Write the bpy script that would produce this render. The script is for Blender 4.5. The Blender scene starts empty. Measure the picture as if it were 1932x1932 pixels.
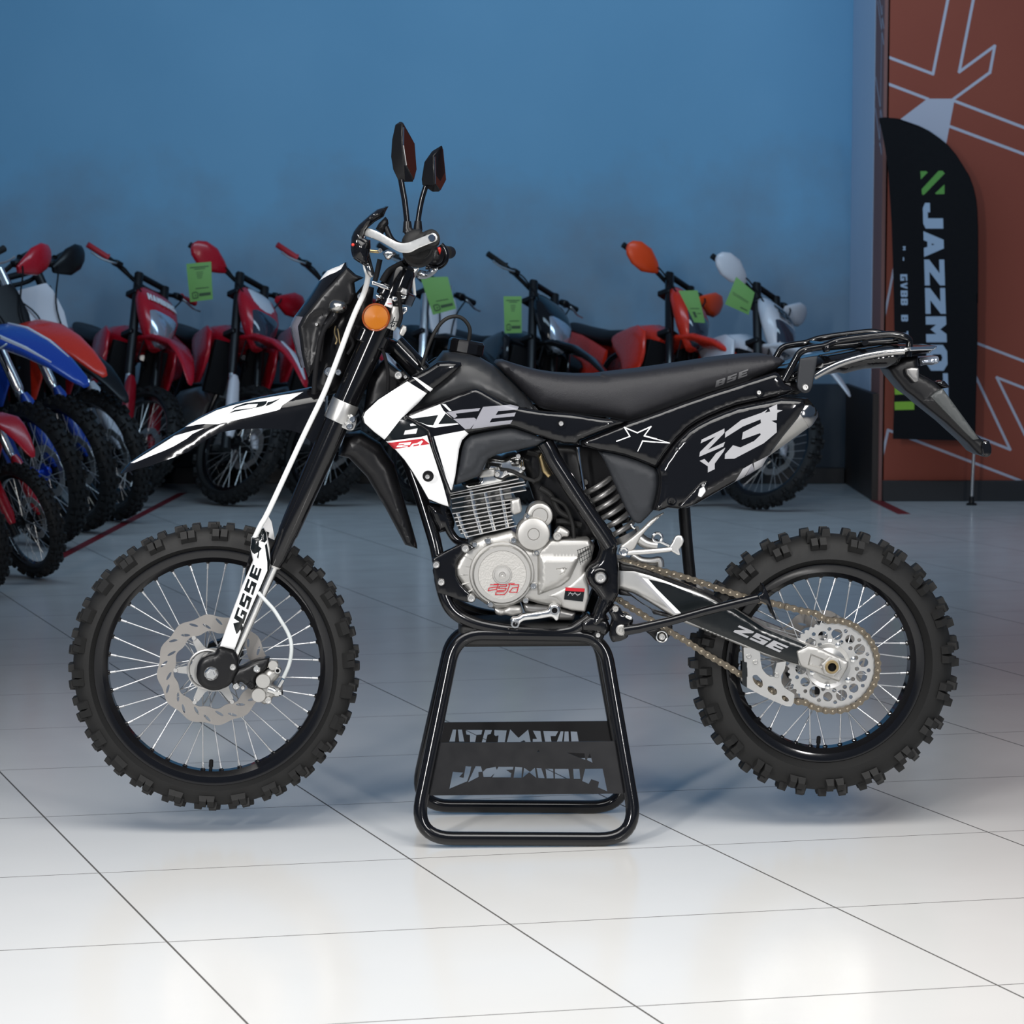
import bpy, bmesh, math, random
import numpy as np
from mathutils import Vector, Matrix, Quaternion
from mathutils.geometry import delaunay_2d_cdt
random.seed(7)
SC = bpy.context.scene
COL = SC.collection
PI = math.pi
R = math.radians

# ------------------------------------------------------------------ camera, world, lights, exposure
FPX, PITCH, DIST, HGT = 4800.0, R(5.43), 6.02, 1.335
cam_d = bpy.data.cameras.new('camera')
cam = bpy.data.objects.new('camera', cam_d)
COL.objects.link(cam)
cam.location = (0, -DIST, HGT)
cam.rotation_euler = (PI/2 - PITCH, 0, 0)
cam_d.sensor_width = 36
cam_d.lens = 36*FPX/1932
cam_d.clip_start, cam_d.clip_end = 0.1, 100
cam_d.dof.use_dof = True
cam_d.dof.focus_distance = 5.9
cam_d.dof.aperture_fstop = 11
SC.camera = cam

SC.cycles.caustics_reflective = False
SC.cycles.caustics_refractive = False
vs = SC.view_settings
vs.view_transform = 'Standard'
vs.look = 'None'
vs.exposure = 0.0
vs.gamma = 1.0
vs.use_curve_mapping = False

wd = bpy.data.worlds.new('showroom_ambient')
SC.world = wd
wd.use_nodes = True
bg = wd.node_tree.nodes['Background']
bg.inputs[0].default_value = (0.42, 0.62, 0.95, 1)
bg.inputs[1].default_value = 0.16

def area(name, loc, target, sx, sy, power, color=(1, 1, 1), spread=180):
    d = bpy.data.lights.new(name, 'AREA')
    d.shape = 'RECTANGLE'
    d.size, d.size_y = sx, sy
    d.energy = power
    d.color = color
    d.spread = R(spread)
    o = bpy.data.objects.new(name, d)
    COL.objects.link(o)
    o.location = loc
    v = Vector(target) - Vector(loc)
    o.rotation_euler = v.to_track_quat('-Z', 'Y').to_euler()
    return o

area('softbox_over_bike', (0.0, -1.8, 3.3), (0, -1.4, 0), 4.8, 1.8, 87, (1, 0.98, 0.945), 115)
area('fill_strip_left', (-2.2, -5.0, 2.5), (-0.1, 0, 0.7), 0.32, 1.8, 38, (1, 0.98, 0.96), 80)  # front fill added, kept narrow to draw crisp highlights along the tubes
area('fill_strip_right', (2.4, -5.0, 2.4), (0.2, 0, 0.7), 0.32, 1.6, 22, (1, 0.98, 0.96), 80)  # weaker narrow fill added on the right for the same highlights
area('back_wall_fill', (0.0, 5.0, 4.4), (0, 9.2, 1.9), 7.0, 1.0, 130, (0.55, 0.78, 1.0))  # bluish fill added to light the back wall, not a fixture

# ------------------------------------------------------------------ helpers
def srgb(h):
    h = h.lstrip('#')
    out = []
    for i in (0, 2, 4):
        c = int(h[i:i+2], 16)/255
        out.append(c/12.92 if c <= 0.04045 else ((c+0.055)/1.055)**2.4)
    return (*out, 1)

MATS = {}
def mat(name, col, rough=0.4, metal=0.0, coat=0.0, trans=0.0, vary=0.06, scale=30, bump=0.0, alpha=1.0, ior=1.5, emit=None, spec=0.5):
    m = bpy.data.materials.new(name)
    m.use_nodes = True
    nt = m.node_tree
    b = nt.nodes['Principled BSDF']
    c = srgb(col) if isinstance(col, str) else (*col, 1)
    b.inputs['Base Color'].default_value = c
    b.inputs['Metallic'].default_value = metal
    b.inputs['Roughness'].default_value = rough
    b.inputs['Coat Weight'].default_value = coat
    b.inputs['Coat Roughness'].default_value = 0.05
    b.inputs['Transmission Weight'].default_value = trans
    b.inputs['IOR'].default_value = ior
    b.inputs['Alpha'].default_value = alpha
    b.inputs['Specular IOR Level'].default_value = spec
    if emit:
        b.inputs['Emission Color'].default_value = c
        b.inputs['Emission Strength'].default_value = emit
    tc = nt.nodes.new('ShaderNodeTexCoord')
    nz = nt.nodes.new('ShaderNodeTexNoise')
    nz.inputs['Scale'].default_value = scale
    nz.inputs['Detail'].default_value = 3
    nt.links.new(tc.outputs['Object'], nz.inputs['Vector'])
    mr = nt.nodes.new('ShaderNodeMapRange')
    mr.inputs['To Min'].default_value = max(0.0, rough - vary)
    mr.inputs['To Max'].default_value = min(1.0, rough + vary)
    nt.links.new(nz.outputs['Fac'], mr.inputs['Value'])
    nt.links.new(mr.outputs['Result'], b.inputs['Roughness'])
    if bump:
        bp = nt.nodes.new('ShaderNodeBump')
        bp.inputs['Strength'].default_value = bump
        bp.inputs['Distance'].default_value = 0.002
        nt.links.new(nz.outputs['Fac'], bp.inputs['Height'])
        nt.links.new(bp.outputs['Normal'], b.inputs['Normal'])
    MATS[name] = m
    return m

def build_mats():
    mat('gloss_black', (0.005, 0.005, 0.006), 0.10, spec=0.45, coat=0.15, vary=0.03)
    mat('frame_black', (0.004, 0.004, 0.005), 0.14, spec=0.45, coat=0.15, vary=0.03)
    mat('satin_black', (0.007, 0.007, 0.008), 0.34, spec=0.3)
    mat('matte_black', (0.020, 0.022, 0.026), 0.5, bump=0.05, scale=300, spec=0.3)
    mat('tank_satin', (0.014, 0.015, 0.017), 0.40, spec=0.5)
    mat('seat_vinyl', (0.015, 0.015, 0.018), 0.5, bump=0.25, scale=500, spec=0.35)
    mat('rubber', (0.011, 0.011, 0.011), 0.62, bump=0.1, scale=120, spec=0.3)
    mat('rubber_dull', (0.005, 0.005, 0.006), 0.75, spec=0.2)
    mat('white_plastic', (0.86, 0.86, 0.86), 0.22, coat=0.3, vary=0.03)
    mat('white_hose', (0.74, 0.75, 0.74), 0.35)
    mat('clear_hose', (0.52, 0.55, 0.55), 0.3)
    mat('grey_decal', (0.25, 0.25, 0.28), 0.3)
    mat('silver_decal', (0.34, 0.34, 0.355), 0.3)
    mat('dark_decal', (0.005, 0.007, 0.008), 0.2)
    mat('ghost_decal', (0.12, 0.12, 0.125), 0.5)
    mat('red_decal', (0.42, 0.012, 0.022), 0.3)
    mat('aluminium', (0.56, 0.555, 0.54), 0.36, metal=0.9, vary=0.05)
    mat('cast_alloy', (0.46, 0.45, 0.43), 0.42, metal=0.75, bump=0.06, scale=400)
    mat('cast_texture', (0.43, 0.42, 0.40), 0.55, metal=0.6, bump=0.5, scale=260)
    mat('polished', (0.80, 0.80, 0.79), 0.20, metal=1.0, vary=0.04)
    mat('steel', (0.68, 0.67, 0.65), 0.34, metal=0.95)
    mat('disc_steel', (0.36, 0.34, 0.32), 0.34, metal=0.75)
    mat('chrome', (0.82, 0.82, 0.83), 0.06, metal=1.0, vary=0.02)
    mat('dark_chrome', (0.42, 0.41, 0.40), 0.12, metal=1.0, vary=0.03)
    mat('facet_grey', (0.055, 0.06, 0.06), 0.35)
    mat('bar_alloy', (0.74, 0.74, 0.72), 0.38, metal=0.8)
    mat('spoke_steel', (0.60, 0.61, 0.62), 0.38, metal=0.9)
    mat('chain_pin', (0.30, 0.26, 0.20), 0.35, metal=0.9)
    mat('chain_steel', (0.20, 0.17, 0.13), 0.35, metal=0.9)
    mat('spring_grey', (0.27, 0.265, 0.26), 0.35, metal=0.7)
    mat('brass', (0.45, 0.34, 0.18), 0.3, metal=1.0)
    mat('amber', (0.42, 0.125, 0.002), 0.30, bump=0.0)
    mat('amber_rim', (0.30, 0.06, 0.01), 0.2, coat=0.4)
    mat('brushed_chrome', (0.50, 0.49, 0.47), 0.26, metal=1.0)
    mat('mirror_glass', (0.72, 0.72, 0.74), 0.02, metal=1.0, vary=0.0)
    mat('lens_clear', (0.40, 0.39, 0.46), 0.10, coat=0.6, trans=0.7, vary=0.04)
    mat('lens_dark', (0.03, 0.04, 0.06), 0.06, coat=0.8, vary=0.02)
    mat('red_lens', (0.5, 0.02, 0.01), 0.15, coat=0.5)
    mat('body_red', (0.42, 0.006, 0.018), 0.28, coat=0.2)
    mat('body_dark_red', (0.28, 0.005, 0.014), 0.3, coat=0.2)
    mat('body_orange_red', (0.62, 0.03, 0.012), 0.28, coat=0.2)
    mat('guard_orange', (0.85, 0.075, 0.012), 0.3)
    mat('body_blue', (0.008, 0.05, 0.34), 0.26, coat=0.2)
    mat('body_white', (0.66, 0.66, 0.70), 0.3, coat=0.2)
    mat('body_green', (0.30, 0.50, 0.03), 0.3)
    mat('tag_green', (0.15, 0.34, 0.085), 0.6)
    mat('tag_ink', (0.03, 0.07, 0.03), 0.6)
    mat('red_grip', (0.38, 0.01, 0.02), 0.55)
    mat('blue_hub', (0.01, 0.06, 0.5), 0.3, metal=0.5)
    mat('banner_cloth', (0.0035, 0.0035, 0.005), 0.75, bump=0.1, scale=60, spec=0.2)
    mat('banner_white', (0.34, 0.43, 0.55), 0.7)
    mat('lens_bright', (0.55, 0.60, 0.68), 0.16, metal=0.7, vary=0.1, scale=60)
    mat('banner_green', (0.10, 0.30, 0.05), 0.7)
    mat('banner_lime', (0.22, 0.42, 0.03), 0.7)
    mat('red_tape', (0.20, 0.015, 0.022), 0.4)
build_mats()
M = MATS

class Frame:
    """turns a photo pixel into a point on the plane y = Y of a rotated object frame"""
    def __init__(s, loc=(0, 0, 0), rz=0.0):
        s.loc = Vector(loc); s.rz = rz
        s.inv = Matrix.Rotation(-rz, 3, 'Z')
        s.c = s.inv @ (Vector((0, -DIST, HGT)) - s.loc)
    def ray(s, u, v):
        a = (u-966)/FPX; b = (966-v)/FPX
        return s.inv @ Vector((a, math.cos(PITCH)+math.sin(PITCH)*b, -math.sin(PITCH)+math.cos(PITCH)*b))
    def W(s, u, v, Y):
        d = s.ray(u, v); t = (Y-s.c.y)/d.y
        return s.c + d*t
    def G(s, u, v, z=0.0):
        d = s.ray(u, v); t = (z-s.c.z)/d.z
        return s.c + d*t
    def px(s, Y):
        return FPX/((Y-s.c.y)*1.0+0.07)
WF = Frame()

def crop(x0, y0, k):
    def f(t):
        out = []
        for q in t.split():
            a, b = q.split(',')
            out.append((x0+float(a)*k, y0+float(b)*k))
        return out
    return f
FULL = crop(0, 0, 1)
C1 = crop(520, 200, 480/1932); C2 = crop(520, 440, 400/1932); C3 = crop(640, 620, 500/1932)
C4 = crop(780, 820, 460/1932); D1 = crop(1080, 600, 500/1932); D2 = crop(1440, 600, 492/1932)
D3 = crop(1280, 970, 560/1932); D4 = crop(1080, 960, 400/1932); D5 = crop(120, 960, 580/1932)
F1 = crop(220, 720, 400/1932); G2 = crop(400, 980, 220/1181); G3 = crop(660, 380, 220/1932)
G4 = crop(540, 480, 260/1932); G5 = crop(1640, 300, 292/806); G6 = crop(1480, 600, 420/1932)
G8 = crop(380, 1150, 240/1932); S1 = crop(740, 1160, 520/1932); P6 = crop(1560, 0, 372/1932)
P7 = crop(1560, 200, 372/1932); B1 = crop(0, 420, 400/1932); B3 = crop(300, 430, 340/1932)
B4 = crop(760, 460, 400/1932); B5 = crop(1160, 440, 460/1932)

def fil(pts, r, n=4):
    """round the corners of a closed outline"""
    out = []
    m = len(pts)
    for i in range(m):
        p0 = Vector(pts[i-1][:2]); p = Vector(pts[i][:2]); p1 = Vector(pts[(i+1) % m][:2])
        a = p0-p; b = p1-p
        la, lb = a.length, b.length
        if la < 1e-6 or lb < 1e-6:
            continue
        d = min(r, la*0.45, lb*0.45)
        A = p+a/la*d; B = p+b/lb*d
        for k in range(n+1):
            t = k/n
            q = A*(1-t)**2 + p*2*t*(1-t) + B*t*t
            out.append((q.x, q.y))
    return out

def circ(c, r, n=24, r2=None, rot=0):
    r2 = r2 or r
    return [(c[0]+r*math.cos(rot+2*PI*i/n), c[1]+r2*math.sin(rot+2*PI*i/n)) for i in range(n)]

def stroke(pts, w):
    """open polyline -> list of quads of width w"""
    out = []
    for a, b in zip(pts[:-1], pts[1:]):
        a = Vector(a); b = Vector(b); d = (b-a)
        if d.length < 1e-6: continue
        d.normalize(); n = Vector((-d.y, d.x))*w/2
        e = d*w*0.35
        out.append([tuple(a+n-e), tuple(b+n+e), tuple(b-n+e), tuple(a-n-e)])
    return out

def cr(pts, n=6, closed=False):
    """Catmull-Rom through points"""
    P = [Vector(p) for p in pts]
    m = len(P)
    out = []
    rng = range(m if closed else m-1)
    for i in rng:
        p1 = P[i]; p2 = P[(i+1) % m]
        p0 = P[i-1] if (closed or i > 0) else p1*2-p2
        p3 = P[(i+2) % m] if (closed or i+2 < m) else p2*2-p1
        for k in range(n):
            t = k/n
            out.append(0.5*((2*p1)+(p2-p0)*t+(2*p0-5*p1+4*p2-p3)*t*t+(3*p1-p0-3*p2+p3)*t**3))
    if not closed:
        out.append(P[-1])
    return out

def pip(P, poly):
    """points (N,2) inside polygon"""
    x, y = P[:, 0], P[:, 1]
    q = np.asarray(poly)
    ins = np.zeros(len(P), bool)
    j = len(q)-1
    for i in range(len(q)):
        xi, yi = q[i]; xj, yj = q[j]
        if yi != yj:
            c = ((yi > y) != (yj > y)) & (x < (xj-xi)*(y-yi)/(yj-yi)+xi)
            ins ^= c
        j = i
    return ins

def pdist(P, poly, closed=True):
    q = np.asarray(poly, float)
    d = np.full(len(P), 1e9)
    n = len(q) if closed else len(q)-1
    for i in range(n):
        a = q[i]; b = q[(i+1) % len(q)]
        ab = b-a; L = ab@ab
        t = np.clip(((P-a)@ab)/max(L, 1e-12), 0, 1)
        pr = a+t[:, None]*ab
        d = np.minimum(d, np.hypot(P[:, 0]-pr[:, 0], P[:, 1]-pr[:, 1]))
    return d

def densify(q, s, closed=True):
    out = []
    n = len(q) if closed else len(q)-1
    for i in range(n):
        a = np.array(q[i], float); b = np.array(q[(i+1) % len(q)], float)
        m = max(1, int(np.ceil(np.hypot(*(b-a))/s)))
        for k in range(m):
            out.append(tuple(a+(b-a)*k/m))
    if not closed: out.append(tuple(q[-1]))
    return out

class MB:
    def __init__(s):
        s.v = []; s.f = []; s.m = []
    def add(s, v, f, mi=0):
        o = len(s.v)
        s.v += [tuple(p) for p in v]
        s.f += [tuple(i+o for i in q) for q in f]
        s.m += [mi]*len(f) if isinstance(mi, int) else list(mi)
        return s
    def tube(s, pts, r, seg=12, mi=0, closed=False, caps=True):
        P = [Vector(p) for p in pts]
        n = len(P)
        rr = [r]*n if not hasattr(r, '__len__') else list(r)
        T = []
        for i in range(n):
            a = P[i-1] if (i > 0 or closed) else P[i]
            b = P[(i+1) % n] if (i < n-1 or closed) else P[i]
            t = (b-a)
            T.append(t.normalized() if t.length > 1e-9 else Vector((0, 0, 1)))
        up = Vector((0, 0, 1)) if abs(T[0].z) < 0.9 else Vector((1, 0, 0))
        nrm = (up - T[0]*up.dot(T[0])).normalized()
        V = []
        for i in range(n):
            if i:
                nrm = (nrm - T[i]*nrm.dot(T[i]))
                nrm = nrm.normalized() if nrm.length > 1e-6 else T[i].orthogonal().normalized()
            bn = T[i].cross(nrm)
            for k in range(seg):
                a = 2*PI*k/seg
                V.append(P[i]+(nrm*math.cos(a)+bn*math.sin(a))*rr[i])
        F = []
        for i in range(n if closed else n-1):
            j = (i+1) % n
            for k in range(seg):
                l = (k+1) % seg
                F.append((i*seg+k, i*seg+l, j*seg+l, j*seg+k))
        if caps and not closed:
            F.append(tuple(reversed(range(seg))))
            F.append(tuple((n-1)*seg+k for k in range(seg)))
        return s.add(V, F, mi)
    def cyl(s, a, b, r, seg=20, mi=0, r2=None):
        return s.tube([a, b], [r, r if r2 is None else r2], seg, mi)
    def lathe(s, prof, o, ax, seg=32, mi=0):
        """prof: list of (distance along axis, radius[, mat])"""
        o = Vector(o); ax = Vector(ax).normalized()
        n = ax.orthogonal().normalized(); b = ax.cross(n)
        V = []; F = []; MI = []
        for p in prof:
            for k in range(seg):
                a = 2*PI*k/seg
                V.append(o+ax*p[0]+(n*math.cos(a)+b*math.sin(a))*max(p[1], 1e-5))
        for i in range(len(prof)-1):
            for k in range(seg):
                l = (k+1) % seg
                F.append((i*seg+k, i*seg+l, (i+1)*seg+l, (i+1)*seg+k))
                MI.append(prof[i+1][2] if len(prof[i+1]) > 2 else mi)
        return s.add(V, F, MI)
    def box(s, c, sz, M3=None, mi=0):
        c = Vector(c)
        V = []
        for dx in (-.5, .5):
            for dy in (-.5, .5):
                for dz in (-.5, .5):
                    p = Vector((dx*sz[0], dy*sz[1], dz*sz[2]))
                    V.append(c+(M3 @ p if M3 else p))
        F = [(0, 1, 3, 2), (4, 6, 7, 5), (0, 4, 5, 1), (2, 3, 7, 6), (0, 2, 6, 4), (1, 5, 7, 3)]
        return s.add(V, F, mi)
    def ball(s, c, r, seg=16, rings=10, mi=0):
        rx, ry, rz = r if hasattr(r, '__len__') else (r, r, r)
        V = []; F = []
        for i in range(rings+1):
            t = PI*i/rings
            for k in range(seg):
                a = 2*PI*k/seg
                V.append((c[0]+rx*math.sin(t)*math.cos(a), c[1]+ry*math.sin(t)*math.sin(a), c[2]+rz*math.cos(t)))
        for i in range(rings):
            for k in range(seg):
                l = (k+1) % seg
                F.append((i*seg+k, (i+1)*seg+k, (i+1)*seg+l, i*seg+l))
        return s.add(V, F, mi)
    def sweep(s, prof, pts, side, mi=0, scale=None):
        """sweep a closed 2-D profile (a along side, b along normal) along pts; side is a fixed direction"""
        P = [Vector(p) for p in pts]; S = Vector(side).normalized()
        n = len(P); m = len(prof); V = []; F = []
        for i in range(n):
            t = (P[min(i+1, n-1)]-P[max(i-1, 0)]).normalized()
            nn = t.cross(S).normalized()
            k = scale[i] if scale else 1
            k = k if hasattr(k, '__len__') else (k, k)
            for a, b in prof:
                V.append(P[i]+S*a*k[0]+nn*b*k[1])
        for i in range(n-1):
            for k in range(m):
                l = (k+1) % m
                F.append((i*m+k, i*m+l, (i+1)*m+l, (i+1)*m+k))
        F.append(tuple(reversed(range(m)))); F.append(tuple((n-1)*m+k for k in range(m)))
        return s.add(V, F, mi)
    def panel(s, F, outline, Y0, depth=0.01, h=0.0, w=0.02, step=0.014, holes=(), decals=(), Yf=None, mi=0,
              mirror=False, edge=None, back_mi=None, raise_=()):
        """outline (pixels when F is a Frame, else x,z) -> domed solid panel facing -y.
        decals: (polygon, material index); raise_: (polygon, height, bevel width)"""
        yr = Y0-0.7*h
        def cv(q):
            if F is None: return [(float(a), float(b)) for a, b in q]
            out = []
            for a, b in q:
                p = F.W(a, b, yr); out.append((p.x, p.z))
            return out
        O = cv(outline)
        flat = (h == 0 and Yf is None and not raise_)
        Od = densify(O, step if not flat else 10)
        # orientation: make CCW in (x,z)
        A = sum(Od[i][0]*Od[(i+1) % len(Od)][1]-Od[(i+1) % len(Od)][0]*Od[i][1] for i in range(len(Od)))
        if A < 0: Od.reverse(); O.reverse()
        H = [densify(cv(q), step if not flat else 10) for q in holes]
        DC = [(densify(cv(q), step if not flat else 10), k) for q, k in decals]
        RS = [(cv(q), hh, ww) for q, hh, ww in raise_]
        verts = []; edges = []
        def loop(q):
            o = len(verts)
            verts.extend(q)
            edges.extend((o+i, o+(i+1) % len(q)) for i in range(len(q)))
        loop(Od)
        for q in H: loop(q)
        for q, _ in DC: loop(q)
        for q, hh, ww in RS: loop(densify(q, step))
        def rings(q, ws, sgn=1):
            m = len(q); Q = np.array(q); out = []
            nx = np.roll(Q, -1, 0)-np.roll(Q, 1, 0)
            ln = np.maximum(np.hypot(nx[:, 0], nx[:, 1]), 1e-9)
            nn = np.stack([-nx[:, 1]/ln, nx[:, 0]/ln], 1)*sgn
            for wv in ws:
                p = Q+nn*wv
                d = pdist(p, q)
                out.append(p[(d > wv*0.9) & pip(p, q)])
            return np.concatenate(out) if out else np.zeros((0, 2))
        if not flat:
            lo = np.min(Od, 0); hi = np.max(Od, 0)
            gx = np.arange(lo[0]+step/2, hi[0], step); gz = np.arange(lo[1]+step/2, hi[1], step)
            if len(gx) and len(gz):
                gg = np.array([(x+(step/2 if j % 2 else 0), z) for j, z in enumerate(gz) for x in gx])
                keep = pip(gg, Od) & (pdist(gg, Od) > min(step*0.5, max(w, 1e-3)*0.9))
                gg = gg[keep]
                verts.extend(map(tuple, gg))
            if h and edge is None:
                verts.extend(map(tuple, rings(Od, [w*0.1, w*0.35, w*0.7])))
            for q, hh, ww in RS:
                qd = densify(q, step)
                a2 = sum(qd[i][0]*qd[(i+1) % len(qd)][1]-qd[(i+1) % len(qd)][0]*qd[i][1] for i in range(len(qd)))
                verts.extend(map(tuple, rings(qd, [ww*0.5, ww], 1 if a2 > 0 else -1)))
        res = delaunay_2d_cdt([Vector(p) for p in verts], edges, [], 0, 1e-6)
        VV = np.array([(p.x, p.y) for p in res[0]]); FF = np.array([f for f in res[2] if len(f) == 3])
        cen = VV[FF].mean(1)
        keep = pip(cen, Od)
        for q in H: keep &= ~pip(cen, q)
        FF = FF[keep]; cen = cen[keep]
        mats = np.full(len(FF), mi)
        for q, k in DC: mats[pip(cen, q)] = k
        used = np.unique(FF)
        rem = -np.ones(len(VV), int); rem[used] = np.arange(len(used))
        VV = VV[used]; FF = rem[FF]
        base = np.full(len(VV), Y0, float)
        if Yf: base = np.array([Yf(a, b) for a, b in VV])
        yy = base.copy()
        if h:
            d = pdist(VV, Od) if edge is None else pdist(VV, cv(edge), False)
            t = np.clip(d/w, 0, 1)
            yy = yy - h*np.sqrt(np.maximum(0, 1-(1-t)**2))
        for q, hh, ww in RS:
            ins = pip(VV, q)
            d = pdist(VV, q)
            yy = yy - np.where(ins, hh*np.clip(d/ww, 0, 1), 0)
        n = len(VV)
        front = [(VV[i, 0], yy[i], VV[i, 1]) for i in range(n)]
        if mirror: back = [(VV[i, 0], -yy[i], VV[i, 1]) for i in range(n)]
        else: back = [(VV[i, 0], base[i]+depth, VV[i, 1]) for i in range(n)]
        cnt = {}
        for t in FF:
            for a, b in ((t[0], t[1]), (t[1], t[2]), (t[2], t[0])):
                cnt[(int(a), int(b))] = 1
        bd = [e for e in cnt if (e[1], e[0]) not in cnt]
        faces = [tuple(int(i) for i in t) for t in FF]; fm = list(map(int, mats))
        bm_ = mi if back_mi is None else back_mi
        faces += [tuple(int(i)+n for i in t[::-1]) for t in FF]
        fm += list(map(int, mats)) if mirror else [bm_]*len(FF)
        faces += [(b, a, a+n, b+n) for a, b in bd]; fm += [bm_]*len(bd)
        return s.add(front+back, faces, fm)
    def hull(s, pts, mi=0):
        bm = bmesh.new()
        for p in pts: bm.verts.new(p)
        r = bmesh.ops.convex_hull(bm, input=bm.verts)
        bm.verts.ensure_lookup_table()
        ix = {v: i for i, v in enumerate(bm.verts)}
        V = [v.co.copy() for v in bm.verts]; Fs = [tuple(ix[v] for v in f.verts) for f in bm.faces]
        bm.free()
        return s.add(V, Fs, mi)
    def xf(s, Mx):
        s.v = [tuple(Mx @ Vector(p)) for p in s.v]
        return s
    def build(s, name, mats, parent=None, smooth=32, bevel=0.0, label=None):
        me = bpy.data.meshes.new(name)
        me.from_pydata(s.v, [], s.f)
        for m in (mats if isinstance(mats, (list, tuple)) else [mats]):
            me.materials.append(M[m] if isinstance(m, str) else m)
        me.polygons.foreach_set('material_index', s.m)
        me.validate()
        bm = bmesh.new(); bm.from_mesh(me)
        bmesh.ops.recalc_face_normals(bm, faces=bm.faces)
        bm.to_mesh(me); bm.free()
        if smooth is None:
            me.shade_flat()
        else:
            me.shade_smooth(); me.set_sharp_from_angle(angle=R(smooth))
        o = bpy.data.objects.new(name, me)
        COL.objects.link(o)
        if parent is not None: o.parent = parent
        if bevel:
            b = o.modifiers.new('edge', 'BEVEL'); b.width = bevel; b.segments = 2; b.limit_method = 'ANGLE'; b.angle_limit = R(40)
        if label: o['label'] = label
        return o

def thing(name, label, cat, loc=(0, 0, 0), rot=(0, 0, 0), group=None):
    o = bpy.data.objects.new(name, None)
    COL.objects.link(o)
    o.empty_display_size = 0.1
    o.location = loc; o.rotation_euler = rot
    o['label'] = label; o['category'] = cat
    if group: o['group'] = group
    return o
def tag(o, label, cat, group=None):
    o['label'] = label; o['category'] = cat
    if group: o['group'] = group
    return o
def struct(o):
    o['kind'] = 'structure'
    return o

# lettering: blocky glyphs on a 6 x 10 grid
GL = {
 'E': [[(0,0),(6,0),(6,2.4),(2.2,2.4),(2.2,4),(5.4,4),(5.4,6.2),(2.2,6.2),(2.2,7.7),(6,7.7),(6,10),(0,10)]],
 'S': [[(0,0),(6,0),(6,6),(2.2,6),(2.2,7.6),(6,7.6),(6,10),(0,10),(0,4),(3.8,4),(3.8,2.4),(0,2.4)]],
 'Z': [[(0,10),(6,10),(6,7.5),(2.8,2.5),(6,2.5),(6,0),(0,0),(0,2.5),(3.2,7.5),(0,7.5)]],
 'J': [[(0,3.6),(2.2,3.6),(2.2,2.4),(3.6,2.4),(3.6,10),(6,10),(6,1.2),(4.8,0),(1.2,0),(0,1.2)]],
 'A': [[(0,0),(2.1,0),(3.9,10),(2,10)],[(2,10),(4,10),(6,0),(3.9,0),(2.4,10)],[(1.3,1.8),(4.7,1.8),(4.4,4),(1.6,4)]],
 'M': [[(0,0),(1.9,0),(1.9,10),(0,10)],[(4.1,0),(6,0),(6,10),(4.1,10)],[(0,10),(1.9,10),(3.9,4.5),(3,2.2)],[(6,10),(4.1,10),(2.1,4.5),(3,2.2)]],
 'O': [[(0,2),(1.5,0),(3,0),(3,2.4),(2.2,3),(2.2,7),(3,7.6),(3,10),(1.5,10),(0,8)],[(6,2),(4.5,0),(3,0),(3,2.4),(3.8,3),(3.8,7),(3,7.6),(3,10),(4.5,10),(6,8)]],
 'T': [[(0,10),(6,10),(6,7.6),(4.1,7.6),(4.1,0),(1.9,0),(1.9,7.6),(0,7.6)]],
 'B': [[(0,0),(5,0),(6,1),(6,4.4),(5.2,5),(2.2,5),(2.2,4),(4,3.8),(4,2.2),(2.2,2.2),(2.2,10),(0,10)],[(2.2,10),(5,10),(6,9),(6,5.6),(5.2,5),(2.2,5),(2.2,6.2),(4,6.4),(4,7.8),(2.2,7.8)]],
 'H': [[(0,0),(2,0),(2,4),(4,4),(4,0),(6,0),(6,10),(4,10),(4,6.2),(2,6.2),(2,10),(0,10)]],
 'N': [[(0,0),(2,0),(2,6),(4,0),(6,0),(6,10),(4,10),(4,4),(2,10),(0,10)]],
 'U': [[(0,1.4),(1.4,0),(4.6,0),(6,1.4),(6,10),(4,10),(4,2.4),(2,2.4),(2,10),(0,10)]],
 'G': [[(0,0),(6,0),(6,5.5),(3,5.5),(3,3.8),(4,3.8),(4,2.2),(2.2,2.2),(2.2,7.8),(6,7.8),(6,10),(0,10)]],
 'K': [[(0,0),(2,0),(2,3.5),(4,0),(6,0),(3.6,5),(6,10),(4,10),(2,6.5),(2,10),(0,10)]],
 'V': [[(0,10),(2,10),(3,4),(4,10),(6,10),(4,0),(2,0)]],
 '4': [[(0,3),(6,3),(6,5),(5,5),(5,10),(3.2,10),(3.2,5),(2,5),(3,10),(1.4,10)],[(3.2,0),(5,0),(5,3),(3.2,3)]],
 '3': [[(0,0),(6,0),(6,10),(0,10),(0,7.8),(3.9,7.8),(3.9,6.2),(1,6.2),(1,4),(3.9,4),(3.9,2.2),(0,2.2)]],
 '-': [[(1,4),(5,4),(5,6),(1,6)]],
 'R': [[(0,0),(2.2,0),(2.2,3.4),(3.2,3.4),(4,0),(6,0),(5,4),(6,5),(6,9),(5,10),(2.2,10),(2.2,7.8),(4,7.6),(4,5.8),(2.2,5.6),(2.2,10),(0,10)]],
 ' ': [],
}
def text(t, BL, BR, TR, TL, gap=0.18, widths=None):
    """glyph polygons mapped onto a quad given by its four corners"""
    BL, BR, TR, TL = map(Vector, (BL, BR, TR, TL))
    ws = [(widths or {}).get(c, 1.0) for c in t]
    tot = sum(ws)+gap*(len(t)-1)
    out = []; x = 0
    for c, wd_ in zip(t, ws):
        for poly in GL[c]:
            q = []
            for a, b in poly:
                u = (x+a/6*wd_)/tot; v = b/10
                p = (BL*(1-u)+BR*u)*(1-v)+(TL*(1-u)+TR*u)*v
                q.append((p.x, p.y))
            out.append(q)
        x += wd_+gap
    return out
def dec(polys, k):
    return [(p, k) for p in polys]
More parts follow.
